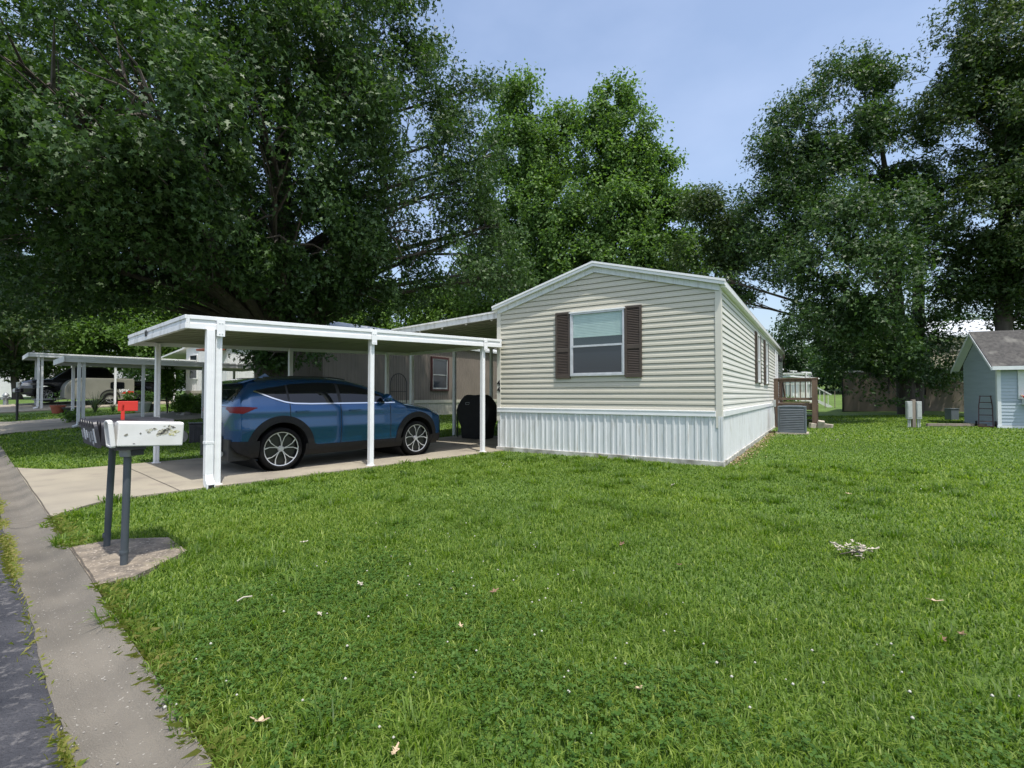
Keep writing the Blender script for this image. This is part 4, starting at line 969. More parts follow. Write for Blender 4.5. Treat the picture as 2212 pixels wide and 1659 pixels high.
for ax, az in TA: m.lathe([(.485, -.9), (.485, .9)], (ax, 0, az), 24, 'y')
m.build('underbody', M['black'], tk)
twt = L2([(1.25, 1.74), (1.6, 1.78), (2.6, 1.77), (3.2, 1.40), (3.35, 1.27)]); twb = L2([(1.2, 1.27), (3.4, 1.24)])
for sd_ in (-1, 1):
    m = MB(); TS.patch(m, sd_, 1.3, 2.1, twb, twt); m.build('side_window', M['glassd'], tk, smooth=True)
    m = MB(); TS.patch(m, sd_, 2.2, 3.3, twb, twt); m.build('side_window', M['glassd'], tk, smooth=True)
    m = MB(); TS.patch(m, sd_, 4.35, 4.66, lambda x: .84, lambda x: .98, .01, 10, 4); m.build('headlight', M['headl'], tk)
    for ax, az in TA:
        m = MB(); TS.ring(m, sd_, ax, az, .47, .55, .02, 0, math.pi); m.build('arch_cladding', M['clad'], tk)
        wheel(tk, (ax, sd_ * .83, .40), .40, .27, sd_, .23, 12)
m = MB(); TS.top_patch(m, 2.92, 3.42, lambda x: .66, .008); m.build('windscreen', M['glassd'], tk, smooth=True)
m = MB(); m.bb(4.66, 4.90, -.9, .9, .48, .70); m.build('bumper', M['cardark'], tk, bevel=.04)
m = MB(); m.bb(4.70, 4.79, -.6, .6, .74, 1.02); m.build('grille', M['steel'], tk, bevel=.02)
# camper trailer
c0 = nq(3.2, 33.15)
tr = thing('camper_trailer', 'small grey teardrop camper trailer lettered VRV beneath the far carport', 'trailer', (*c0, T(*c0) + .10), RZ)
TL, TH = 2.75, 1.36
pf = [(TL, .28), (TL, TH - .05), (TL - .06, TH)] + [(.62 - .62 * math.sin(t), .72 + (TH - .72) * math.cos(t)) for t in np.linspace(0, math.pi / 2, 12)] + [(.0, .35), (.1, .28)]
m = MB(); m.prism(pf, -.85, .85, 'y'); m.build('body', M['trailer'], tr, bevel=.02)
m = MB()
for t in np.linspace(0, math.pi / 2, 12)[:-1]:
    p = lambda t: (.72 - .62 * math.sin(t), -.858, .66 + (TH - .74) * math.cos(t)); m.bar(p(t), p(t + math.pi / 22), .012, .02, (0, 1, 0))
m.build('door_trim', M['steel'], tr)
m = MB(); wp = [(1.75 + .29 + .29 * np.sign(math.cos(t)) * abs(math.cos(t)) ** .35, 1.00 + .18 * np.sign(math.sin(t)) * abs(math.sin(t)) ** .35) for t in np.linspace(0, 2 * math.pi, 33)[:-1]]
m.prism([(float(a), float(b)) for a, b in wp], -.872, -.851, 'y'); m.build('window', M['glassd'], tr)
m = MB(); m.prism([(2.20, .58), (2.72, .58), (2.72, .70), (2.5, .72), (2.3, .65)], -.856, -.8505, 'y'); m.build('stripe', M['red'], tr)
text_mesh('lettering', 'VRV', .22, M['white'], tr, (2.28, -.862, .65), (math.pi / 2, 0, 0), .004, .008, .25)
m = MB(); m.lathe([(.36, -.89), (.42, -.89), (.42, -.80)], (1.75, 0, .36), 18, 'y', 0, math.pi); m.build('fender', M['black'], tr)
wheel(tr, (1.75, -.78, .30), .32, .2, -1, .18, 8); wheel(tr, (1.75, .78, .30), .32, .2, 1, .18, 8)
m = MB(); m.bar((0, 0, .3), (-1.1, 0, .28), .08, .08); m.tube([(-.9, 0, -.1), (-.9, 0, .55)], .03, 8); m.build('drawbar', M['steel'], tr)

# posts, hydrant, trellis and the like
sp = PG(38, 19.0); o = thing('marker_post', 'thin black marker post at the kerb by the far drive', 'post', sp)
m = MB(); m.tube([(0, 0, 0), (0, 0, 1.05)], .04, 8); m.build('shaft', M['iron'], o); m = MB(); m.lathe([(0, 1.05), (.06, 1.06), (.07, 1.12), (.03, 1.17), (.05, 1.22), (0, 1.28)], (0, 0, 0), 8); m.build('finial', M['iron'], o)
hp = PG(13, 25.0); o = thing('fire_hydrant', 'small grey blue fire hydrant on the grass at the left edge', 'hydrant', hp)
m = MB(); m.lathe([(.15, 0), (.15, .05), (.10, .06), (.10, .5), (.14, .51), (.14, .55), (.09, .62), (.03, .68), (0, .70)], (0, 0, 0), 14); m.build('barrel', M['steel'], o, smooth=True)
m = MB(); m.tube([(-.19, 0, .42), (.19, 0, .42)], .055, 10); m.tube([(0, -.2, .38), (0, 0, .38)], .07, 10); m.build('nozzle', M['steel'], o)
t_ = PG(861, 19.4); o = thing('trellis', 'arched black iron trellis standing against the taupe home', 'trellis', t_, HR + math.pi / 2 - .3)
m = MB(); wd = .36; arch = [(-wd, 0, 0), (-wd, 0, 1.55)] + [(wd * -math.cos(t), 0, 1.55 + .42 * math.sin(t)) for t in np.linspace(.2, math.pi - .2, 9)] + [(wd, 0, 1.55), (wd, 0, 0)]
m.tube(arch, .018, 6)
for k in range(-3, 4): x = k * .095; m.tube([(x, 0, .2), (x, 0, 1.55 + .42 * math.sqrt(max(0, 1 - (x / wd) ** 2)))], .008, 5)
for z in (.6, 1.25): m.tube([(-wd, 0, z), (wd, 0, z)], .013, 5)
m.build('frame', M['iron'], o)
# tan and beige buildings at right, far buildings
tb = PG(1822, 28.5); o = thing('tan_shed', 'low tan panelled building under the right hand trees', 'building', tb, -.72)
m = MB(); ribbed(m, (0, 0, 0), (6.4, 0, 0), .05, 2.35, (0, -1, 0), 1.2, .01); ribbed(m, (0, 4, 0), (0, 0, 0), .05, 2.35, (-1, 0, 0), 1.2, .01); m.build('wall', M['tan'], o, norm=False)
m = MB(); m.bb(-.05, 6.5, -.05, 4, 2.3, 2.4); m.build('roof', M['roofmetal'], o); m = MB(); m.bb(-.07, 0, -.07, 0, -.2, 2.3); m.build('downspout', M['black'], o)
window(o, 2.6, 3.7, 1.0, 2.0, lambda x, z, d: (x, -.012 - d, z), M['black'], .06, .05)
m = MB(); m.bb(0, 6.4, .02, 4, -.4, .06); m.build('skirting', M['black'], o)
b2 = PG(2010, 42.); o = thing('house', 'tan two storey house half hidden between the tree trunks and the shed', 'house', b2, -.3)
m = MB(); m.bb(0, 9, 0, 7, -1, 5.0); m.build('wall', M['beige'], o); m = MB(); m.bb(-.03, 9.03, -.03, 0, 3.6, 3.75); m.build('trim', M['tan'], o)
m = MB(); m.prism([(-.4, 4.9), (3.5, 6.6), (7.4, 4.9), (7.4, 5.1), (3.5, 6.8), (-.4, 5.1)], -.3, 9.3, 'x'); m.build('roof', M['roofmetal'], o)
for xx in (2.0, 5.5): window(o, xx, xx + 1.1, 1.2, 2.6, lambda x, z, d: (x, -.001 - d, z), M['shedwhite'], .07, .05)
fx = PG(1690, 36.); o = mobile('mobile_home', 'white mobile home far behind the brown deck', fx[0] - .3, fx[1], HR, 4.5, 4, 3.0, 3.5, .7, M['siding_grey'], M['white'], M['white'])
o = thing('white_porch', 'white railed porch with steps on the far white home', 'porch', (fx[0] - .3, fx[1], fx[2]), HR)
m = MB(); m.bb(.05, 2.0, .5, 3.5, .72, .8); m.build('deck_floor', M['white'], o)
m = MB(); 
for k in range(9): m.bb(.1 + k * .23, .15 + k * .23, .5, .55, .8, 1.75)
m.bb(.05, 2.0, .48, .57, 1.72, 1.8); m.bar((2.0, .5, 1.76), (3.3, .5, .95), .07, .08); m.bar((2.0, .5, .75), (3.3, .5, .05), .07, .2)
for k in range(5): m.bar((2.1 + k * .25, .5, .65 - k * .15), (2.1 + k * .25, .5, 1.7 - k * .155), .04, .04)
m.build('railing', M['white'], o)
m = MB(); m.bb(0, 2.1, .45, 3.5, 2.5, 2.6); m.bb(1.95, 2.05, .5, .6, .8, 2.5); m.build('canopy', M['white'], o)
w3 = PG(1712, 40.); o = thing('white_shed', 'flat roofed white storage shed on the grass behind the deck', 'shed', w3, -.15)
m = MB(); ribbed(m, (0, 0, 0), (1.7, 0, 0), 0, 1.9, (0, -1, 0), .3); m.bb(0, 1.7, .02, 2.5, 0, 1.9); m.build('wall', M['white'], o); m = MB(); m.prism([(-.3, 2.15), (1.9, 1.95), (1.9, 2.05), (-.3, 2.27)], -.4, 2.6, 'y'); m.build('roof', M['white'], o); m = MB(); m.bb(.5, 1.4, -.045, -.02, 0, 1.7); m.build('door', M['siding_grey'], o)
for px_i, lb in ((1741, 'white clothesline pole on the far lawn right of the deck'), (1714, 'slim grey clothesline pole behind the white storage shed')):
    c = PG(px_i, 33. if px_i > 1720 else 46.); o = thing('clothesline_pole', lb, 'pole', c, .5)
    m = MB(); m.tube([(0, 0, 0), (0, 0, 2.6)], [.09, .055] if px_i > 1720 else [.05, .05], 8); m.build('shaft', M['white'], o); m = MB(); m.bar((-.55, 0, 2.55), (.55, 0, 2.55), .08, .08); m.build('crossbar', M['white'], o)
for k, (pxx, hh, lb) in enumerate(((1782, 1.2, 'thin green stake in the far lawn left of the tan building'), (1803, 1.2, 'thin green stake in the far lawn nearest the tan building'))):
    c = PG(pxx, 34); m = MB(); m.tube([(0, 0, 0), (0, 0, hh)], .025, 6); o = m.build('garden_stake', M['oldwood']); o.location = c; tag(o, lb, 'stake')
fh = PG(-30, 42.); o = thing('house', 'white gabled house across the road at the far left edge', 'house', fh, -.6)
m = MB(); m.bb(-6, 2.2, 0, 8, -.5, 2.7); m.prism([(0, 2.7), (4, 4.6), (8, 2.7)], -6, 2.2, 'x'); m.build('wall', M['white'], o); m = MB(); m.prism([(-.4, 2.6), (4, 4.75), (8.4, 2.6), (8.4, 2.75), (4, 4.95), (-.4, 2.75)], -6.3, 2.5, 'x'); m.build('roof', M['roofmetal'], o)
window(o, -2, -1, 1, 2.2, lambda x, z, d: (x, -.001 - d, z), M['white'], .07, .05)
# boxes at the carport back
bq = PG(434, 13.4); o = thing('storage_bin', 'dark plastic bin standing in the shade behind the carport post', 'bin', bq, .6)
m = MB(); m.bb(-.26, .26, -.2, .2, 0, .50)
for k in range(6): m.bb(-.25 + k * .09, -.22 + k * .09, -.215, -.2, .03, .46)
m.build('bin_body', M['mailblack'], o, bevel=.02); m = MB(); m.bb(-.28, .28, -.22, .22, .505, .54); m.build('lid', M['black'], o, bevel=.015)
m = MB(); m.lathe([(0, -.07), (.16, -.07), (.17, 0), (.16, .07), (0, .07)], (-.44, -.05, .18), 18, 'y'); o = m.build('hose_reel', M['rock'], smooth=True); o.location = bq; o.rotation_euler = (0, 0, .6); tag(o, 'round grey hose reel leaning against the dark plastic bin', 'hose reel')
# window air unit near the white T post (small things on the right)
q5 = PG(2055, 20.); m = MB(); m.bb(-.16, .16, -.15, .15, 0, .45); m.bb(-.18, .18, -.17, .17, .45, .48); o = m.build('utility_box', M['ac'], bevel=.01); o.location = q5; tag(o, 'squat grey utility cabinet in the shade left of the blue shed', 'utility box')
# ---------------------------------------------------------------- foliage
OAKLEAF = np.array([(0, 0), (.22, .22), (.34, .08), (.56, .36), (.66, .10), (1.0, .06), (1.0, -.06), (.66, -.10), (.56, -.36), (.34, -.08), (.22, -.22)])
MAPLELEAF = np.array([(0, 0), (.25, .34), (.62, .20), (1.0, 0), (.62, -.20), (.25, -.34)])
def unit(v): return v / np.maximum(np.linalg.norm(v, axis=-1, keepdims=True), 1e-9)
def leaf_geo(C, Nrm, size, shape, rng, fold=.18):
    n = len(C); k = len(shape)
    r = rng.normal(size=(n, 3)); r[:, 2] -= .45
    U = unit(r - (r * Nrm).sum(1, keepdims=True) * Nrm); Wd = np.cross(Nrm, U)
    sx = size[:, None, None]
    V = C[:, None, :] + sx * (shape[None, :, :1] * U[:, None, :] + shape[None, :, 1:] * Wd[:, None, :] + (np.abs(shape[None, :, 1:]) * fold - .25 * shape[None, :, :1] ** 2) * Nrm[:, None, :])
    return V.reshape(-1, 3), np.arange(n * k).reshape(n, k)
NT = np.random.default_rng(99).random((32, 32, 32))
def noise3(p):
    i = np.floor(p).astype(int); f = p - i; f = f * f * (3 - 2 * f); o = 0
    for a in (0, 1):
        for b in (0, 1):
            for c in (0, 1):
                o = o + NT[(i[:, 0] + a) % 32, (i[:, 1] + b) % 32, (i[:, 2] + c) % 32] * np.abs(1 - a - f[:, 0]) * np.abs(1 - b - f[:, 1]) * np.abs(1 - c - f[:, 2])
    return o
def crown(name, parent, lobes, n, lsize, shape, mt, seed, per=42, cr=.42, inner=.45, tintb=.0, gap=.44, gs=1.15):
    n = int(n * 1.45)
    rng = np.random.default_rng(seed); lo = np.array(lobes, float)
    C = n // per; p = lo[:, 3] ** 2; p /= p.sum(); li = rng.choice(len(lo), C, p=p)
    d = unit(rng.normal(size=(C, 3))); rad = lo[li, 3] * (inner + (1.06 - inner) * rng.random(C) ** .6)
    cc = lo[li, :3] + d * rad[:, None] * np.array([1, 1, .86])
    crr = cr * (.55 + .9 * rng.random(C))
    ci = np.repeat(np.arange(C), per)
    off = np.clip(rng.normal(size=(len(ci), 3)), -1.25, 1.25) * np.array([1, 1, .62]) * crr[ci][:, None]
    pos = cc[ci] + off
    g_ = .65 * noise3(pos / gs + seed) + .35 * noise3(pos / (gs * .42) + seed * 2)
    kp = g_ > gap; ci = ci[kp]; pos = pos[kp]; off = off[kp]
    nrm = unit(.45 * d[ci] + np.array([0, 0, .62]) + .62 * rng.normal(size=(len(ci), 3)))
    size = lsize * (.65 + .7 * rng.random(len(ci)))
    V, Fi = leaf_geo(pos, nrm, size, shape, rng)
    ct = rng.random(C) * .55 + .1
    tint = np.clip(ct[ci] + rng.normal(size=len(ci)) * .18 + tintb, 0, 1)
    rare = rng.random(len(ci)) < .004; tint[rare] = 1
    return npmesh(name, V, len(shape), Fi, [mt], parent, tint), cc
def limbs(mb, base, top, r0, lobes, cc, seed, twigs=7):
    rnd = random.Random(seed); base = Vector(base); top = Vector(top); Ht = top.z - base.z
    pts = []; rad = []
    for k in range(9):
        t = k / 8; p = base.lerp(top, t); p.x += .25 * math.sin(3 * t + seed) * t; p.y += .2 * math.cos(4 * t + seed) * t
        pts.append(p); rad.append(r0 * (1.25 if k == 0 else 1) * (1 - .80 * t))
    mb.tube(pts, rad, 12)
    for i, (x, y, z, r) in enumerate(lobes):
        L_ = Vector((x, y, z)); hz = min(max(z - .45 * math.hypot(x - base.x, y - base.y) - .5, base.z + .22 * Ht), top.z - .3)
        t = (hz - base.z) / Ht; k = min(int(t * 8), 7); s = pts[k].lerp(pts[k + 1], t * 8 - k)
        rr = r0 * (1 - .8 * t) * .30
        mid = s.lerp(L_, .5) + Vector((rnd.uniform(-.4, .4), rnd.uniform(-.4, .4), rnd.uniform(.1, .7)))
        mb.tube([s, s.lerp(mid, .5) + Vector((0, 0, .1)), mid, mid.lerp(L_, .6), L_], [rr, rr * .85, rr * .65, rr * .45, rr * .25], 6)
        for _ in range(twigs):
            d = Vector((rnd.gauss(0, 1), rnd.gauss(0, 1), rnd.gauss(0, .7))).normalized() * r * rnd.uniform(.6, .95)
            a = mid.lerp(L_, rnd.uniform(.4, 1)); e = L_ + d
            mb.tube([a, a.lerp(e, .5) + Vector((0, 0, rnd.uniform(-.1, .25))), e], [rr * .28, rr * .18, .008], 4, False)
def tree(name, label, base, top, r0, lobes, n, lsize, shape, mt, seed, group=None, cat='tree', extra=(), **kw):
    o = thing(name, label, cat, base, 0, group)
    b = Vector(base); loc = [(x - b.x, y - b.y, z - b.z, r) for x, y, z, r in lobes]
    c, cc = crown('crown', o, loc, n, lsize, shape, mt, seed, **kw)
    m = MB(); limbs(m, (0, 0, -.2), Vector(top) - b, r0, loc, cc, seed)
    for (p, t2, r2) in extra: m.tube([Vector(p) - b, Vector(p).lerp(Vector(t2), .5) - b + Vector((.15, 0, 0)), Vector(t2) - b], [r2, r2 * .8, r2 * .3], 10)
    m.build('trunk', M['bark'], o, smooth=True, norm=False)
    return o
def LB(lst): return [(*P(px, py, Y), r) for px, py, Y, r in lst]
# the big oak over the carport
OAK = LB([
    (40, 40, 16, 2.6), (60, 200, 11.5, 1.9), (0, 330, 14, 2.2), (110, 380, 12, 1.8), (60, 500, 14, 2.0), (170, 560, 14, 1.7), (30, 590, 16, 1.9),
    (200, -40, 14, 2.5), (240, 140, 10.5, 1.8), (250, 300, 10.5, 1.7), (270, 450, 11.5, 1.6), (330, 560, 14, 1.7), (240, 580, 16, 1.7),
    (400, 20, 13, 2.2), (400, 180, 10.8, 1.7), (420, 330, 10.8, 1.6), (430, 480, 12, 1.6), (470, 590, 17, 1.7),
    (560, 80, 12.5, 2.1), (560, 250, 12.5, 1.9), (590, 400, 13, 1.8), (600, 540, 14, 1.6), (580, 620, 16, 1.4), (650, 600, 17, 1.4),
    (720, 40, 14, 2.2), (720, 200, 14, 2.0), (740, 350, 15, 1.9), (760, 480, 16, 1.8), (800, 580, 17.5, 1.5), (700, 590, 19, 1.5),
    (820, 70, 17, 1.7), (850, 190, 17, 1.9), (880, 310, 17.5, 1.9), (900, 430, 18, 1.8), (920, 540, 18, 1.6), (880, 610, 19, 1.3),
    (960, 180, 19, 1.2), (985, 290, 19, 1.5), (1000, 400, 19, 1.5), (1030, 500, 19.5, 1.4), (1010, 590, 19.5, 1.4), (1090, 590, 20, 1.1), (1080, 480, 20, 1.0), (1040, 180, 19.5, .55), (1060, 330, 20, .9),
    (900, 90, 17.5, 1.0), (780, -80, 16, 2.2), (500, -140, 14, 2.6), (200, 600, 16, 1.4), (420, 610, 16.5, 1.4), (560, 690, 17.5, 1.0), (640, 690, 17.0, .9),
    (560, 770, 16.5, .75), (610, 760, 16.2, .7), (650, 765, 16.0, .6), (-150, 300, 18, 3), (-160, 80, 17, 3), (-120, 520, 19, 2.6), (300, -260, 15, 3), (640, -250, 15, 3), (400, 200, 15, 2.4), (200, 250, 14.5, 2.4), (650, 250, 17, 2.6), (420, 440, 15.5, 2.0), (150, 240, 10, 1.5), (290, 170, 9.3, 1.3), (-60, 240, 10, 1.7), (60, 330, 10.8, 1.5), (20, 120, 10.2, 1.7), (206, 268, 9.3, 1.3), (5, 247, 9.5, 1.5), (209, 385, 10.5, 1.3), (-90, 310, 10.3, 1.5), (350, 390, 10.5, 1.2), (100, 440, 11.5, 1.4), (90, 170, 9.2, 1.4), (-40, 420, 11.5, 1.5), (500, 640, 16.5, 1.3), (700, 620, 16.5, 1.3), (780, 620, 17, 1.2), (630, 520, 13.5, 1.2), (500, 540, 13.5, 1.2), (760, 540, 15.5, 1.3), (840, 500, 16.5, 1.3), (620, 470, 18.5, 2.0), (330, 440, 12.5, 1.3), (180, 470, 12.5, 1.4), (820, 420, 21, 1.8)])
ob = PG(592, 17.4)
tree('oak_tree', 'huge dark green oak spreading over the carport and the left half of the sky', ob, (ob[0] + .3, ob[1] - .3, 14.5), .62, OAK, 350000, .145, OAKLEAF, M['oak'], 5, per=52, cr=.36, inner=.35, gap=.465, gs=1.25)
# pale maples behind the home
MA = LB([(1110, 200, 33, 1.5), (1130, 290, 33, 2.2), (1090, 340, 34, 2.0), (1180, 350, 33, 2.2), (1100, 440, 33, 2.4), (1190, 450, 32, 2.4), (1130, 540, 33, 2.3), (1220, 550, 32, 2.4), (1150, 630, 33, 2.3), (1220, 270, 34, 1.5), (1240, 640, 32, 2.2), (1060, 560, 34, 2)])
bA = PG(1150, 33.5)
tree('maple_tree', 'pale green maple just right of the big oak, behind the home', bA, P(1130, 300, 33.5), .34, MA, 90000, .20, MAPLELEAF, M['maple'], 21, per=40, cr=.55, inner=.4)
MB_ = LB([(1335, 205, 32, 1.2), (1310, 270, 32, 1.7), (1370, 280, 32, 1.6), (1290, 350, 32, 2.0), (1370, 370, 32, 2.1), (1420, 360, 32.5, 1.4), (1300, 450, 31, 2.2), (1390, 460, 31.5, 2.3), (1450, 440, 32, 1.5), (1310, 560, 31, 2.2), (1400, 560, 31, 2.3), (1470, 540, 32, 1.7), (1330, 640, 31, 2.0), (1430, 640, 31, 2.1), (1510, 610, 31.5, 1.6), (1500, 680, 31, 1.5), (1250, 600, 31, 1.6)])
bB = PG(1360, 32)
tree('maple_tree', 'tall pointed pale green maple rising above the roof peak of the home', bB, P(1345, 250, 32), .34, MB_, 110000, .20, MAPLELEAF, M['maple'], 22, per=40, cr=.55, inner=.4)
MC = LB([(1520, 440, 27, 1.0), (1555, 500, 27, 1.0), (1500, 540, 27, .9), (1580, 560, 27, 1.0), (1540, 620, 27, 1.0), (1600, 480, 27.5, .9), (1615, 540, 27.5, .8), (1590, 640, 27, .8)])
bC = PG(1548, 27.5)
tree('oak_tree', 'small bronze tinged oak between the pale maple and the right hand trees', bC, P(1550, 480, 27.5), .18, MC, 24000, .165, OAKLEAF, M['oak2'], 23, per=36, cr=.42)
# right hand oaks
R1 = LB([(1850, 120, 24, .7), (1838, 165, 24, .8), (1890, 150, 24, .7), (1800, 190, 24, 1.4), (1880, 190, 24, 1.5), (1740, 250, 24, 1.6), (1830, 270, 23.5, 1.8), (1920, 270, 24, 1.5), (1700, 320, 24, 1.5), (1780, 360, 23.5, 1.9), (1880, 370, 23.5, 1.9), (1960, 370, 24, 1.6),
    (1660, 430, 24, 1.2), (1720, 460, 24, 1.6), (1810, 470, 21, 1.8), (1900, 480, 20.5, 1.8), (1980, 470, 24, 1.6), (1640, 520, 24, 1.2), (1700, 560, 23.5, 1.5), (1790, 570, 20.5, 1.6), (1890, 590, 19.5, 1.6), (1980, 580, 23.5, 1.7),
    (1765, 660, 23, 1.1), (1820, 680, 19.8, 1.4), (1910, 690, 19.5, 1.5), (1990, 680, 23.5, 1.6), (1760, 740, 23.5, 1.0), (1840, 770, 23, 1.2), (1930, 780, 23, 1.5), (2010, 770, 24, 1.4), (2050, 820, 25, .9), (1860, 830, 22.5, .45), (1920, 840, 22.8, .8), (1560, 600, 24, .4), (1600, 650, 24, .35)])
b1 = PG(1965, 24.2)
tree('oak_tree', 'tall dark oak with a twin trunk on the right, left of the shed', b1, P(1900, 300, 24), .42, R1, 120000, .165, OAKLEAF, M['oak'], 31, per=46, cr=.42, inner=.4, gap=.455, gs=1.4, extra=[((b1[0] + .55, b1[1] + .3, b1[2] - .2), P(1985, 380, 24.5), .32)])
R2 = LB([(2170, -20, 21, 1.4), (2110, 40, 21, 1.3), (2180, 90, 20.5, 1.7), (2080, 120, 21, 1.2), (2140, 180, 20.5, 1.6), (2030, 170, 21.5, .8), (2040, 230, 21, 1.2), (2120, 270, 20.5, 1.6), (2200, 240, 20, 1.7), (2050, 320, 21.5, 1.3), (2130, 360, 20.5, 1.6), (2210, 380, 20, 1.6),
    (2060, 420, 21.5, 1.4), (2140, 460, 20, 1.5), (2220, 480, 20, 1.6), (2070, 520, 21.5, 1.3), (2150, 560, 20.5, 1.5), (2230, 570, 20, 1.5), (2090, 610, 21.5, 1.2), (2160, 640, 21, 1.1), (2240, 660, 21, 1.2), (2290, 300, 20, 2), (2300, 100, 20, 2), (2290, 520, 20, 2), (2250, -80, 21, 2)])
b2_ = PG(2168, 21.0)
tree('oak_tree', 'dark oak at the right edge rising behind the blue shed', b2_, P(2170, 60, 21), .36, R2, 100000, .155, OAKLEAF, M['oak2'], 32, per=46, cr=.40, inner=.4, gap=.455, gs=1.4)
# trees at the left behind the neighbours
LA = LB([(60, 690, 36, 2.4), (170, 660, 37, 2.4), (270, 690, 36, 2.4), (370, 660, 37, 2.4), (120, 740, 34, 2.0), (230, 735, 34, 2.0), (330, 740, 34, 1.9), (440, 690, 36, 2.2), (20, 740, 34, 1.6), (430, 740, 35, 1.8), (300, 620, 38, 2.2), (60, 610, 38, 2.4), (180, 600, 38, 2.2)])
bL = PG(220, 37); tree('maple_tree', 'broad bright green maple behind the neighbouring carports at left', bL, P(220, 640, 37), .38, LA, 80000, .22, MAPLELEAF, M['limeleaf'], 41, per=40, cr=.6, tintb=-.12)
LBb = LB([(-60, 700, 30, 2.0), (20, 650, 31, 1.7), (60, 720, 30, 1.3), (30, 780, 32, 1.2), (90, 790, 33, .9)])
bL2 = PG(40, 32); tree('oak_tree', 'dark leaved tree at the far left edge beside the white house', bL2, P(10, 680, 31), .25, LBb, 16000, .22, OAKLEAF, M['oak2'], 42, per=36, cr=.45)
LC = LB([(720, 690, 34, 1.5), (790, 690, 34, 1.6), (850, 690, 35, 1.6), (910, 670, 35, 1.9), (980, 660, 36, 2.0), (760, 740, 34, 1.6), (860, 740, 34, 1.5), (680, 730, 34, 1.2), (1040, 650, 36, 2.0), (830, 640, 36, 1.3)])
bL3 = PG(860, 36); tree('maple_tree', 'bright lime green young tree showing over the carport roof', bL3, P(860, 680, 36), .25, LC, 50000, .2, MAPLELEAF, M['limeleaf'], 43, per=40, cr=.5)
# darker trees farther off closing the view
for k, (lb, px, Y, top, rs, mt, n) in enumerate([
        ('dark distant tree behind the white mobile home at left', 470, 48, 660, 3.2, 'farleaf', 22000), ('distant dark tree filling the gap under the big oak crown', 640, 50, 640, 3.4, 'farleaf', 22000),
        ('distant green tree behind the taupe home and the porch awning', 1010, 50, 600, 3.2, 'farleaf', 22000), ('distant tree low between home and right hand oak', 1690, 62, 720, 2.8, 'farleaf', 16000),
        ('dark distant tree behind the tan building', 1850, 52, 700, 3.2, 'farleaf', 20000), ('distant green tree between the tan building and shed', 2000, 60, 690, 3.0, 'farleaf', 18000), ('distant tree at the right edge beyond the shed', 2180, 48, 700, 3.0, 'farleaf', 16000),
        ('distant pale tree low behind the far left driveway', 110, 62, 700, 3.6, 'farleaf', 20000), ('distant green tree left of the trunk of the oak', 330, 58, 690, 3.4, 'farleaf', 20000), ('dark distant tree straight behind the long home', 1330, 58, 620, 3.4, 'farleaf', 18000),
        ('distant tree at the far end of the open lawn', 1770, 74, 745, 2.8, 'farleaf', 14000)]):
    b = PG(px, Y); ppm = F / Y; rng_ = random.Random(k); lob = []
    zt_ = H + (HY - top) / ppm - 0
    for j in range(9):
        f = j / 8; lob.append((b[0] + rng_.uniform(-1, 1) * rs * 1.3 * (1.15 - .6 * f), b[1] + rng_.uniform(-1, 1) * rs, b[2] + 1.8 + (zt_ - b[2] - 2.2) * f, rs * (.75 + .2 * rng_.random()) * (1 - .3 * f)))
    tree('tree', lb, b, (b[0], b[1], zt_ - .6), .3, lob, n, .30, MAPLELEAF, M[mt], 60 + k, group=None, per=36, cr=.65)

# ---------------------------------------------------------------- garden of the neighbour
def bush(name, label, base, h, r, n, ls, mt, seed, shape=MAPLELEAF, cat='plant', stems=6, parent=None):
    o = thing(name, label, cat, base) if parent is None else parent
    lob = [(random.uniform(-r, r) * .5, random.uniform(-r, r) * .5, h * f, r * (.75 + .3 * random.random())) for f in np.linspace(.35, .85, max(3, int(h / r)))]
    crown('foliage', o, lob, n, ls, shape, M[mt], seed, per=14, cr=.12, inner=.2)
    m = MB()
    for k in range(stems): a = random.uniform(0, 6.28); m.tube([(0, 0, 0), (r * .3 * math.cos(a), r * .3 * math.sin(a), h * .45), (r * .5 * math.cos(a), r * .5 * math.sin(a), h * .85)], .012, 5)
    m.build('stem', M['bark'], o); return o
random.seed(9)
bush('climbing_shrub', 'tall loose shrub climbing beside the white home garden bed', PG(362, 21.3), 2.5, .34, 1500, .11, 'limeleaf', 71, cat='shrub')
bush('garden_shrub', 'leafy shrub in the shade below the white home corner post', PG(393, 22.0), .6, .35, 600, .10, 'limeleaf', 72, cat='shrub')
bush('garden_plant', 'pale green flowering plants by the white home skirting', PG(418, 21.8), .75, .42, 1300, .09, 'limeleaf', 73)
bush('garden_plant', 'grassy garden clump at the right end of the white home bed', PG(448, 21.6), .7, .4, 1200, .09, 'limeleaf', 74)
bush('garden_plant', 'low dark plant growing at the edge of the empty carport', PG(152, 18.3), .36, .2, 200, .10, 'maple', 75)
bush('garden_plant', 'green clump hiding the oak base beyond the blue car', PG(520, 18.6), .8, .5, 900, .12, 'maple', 76)
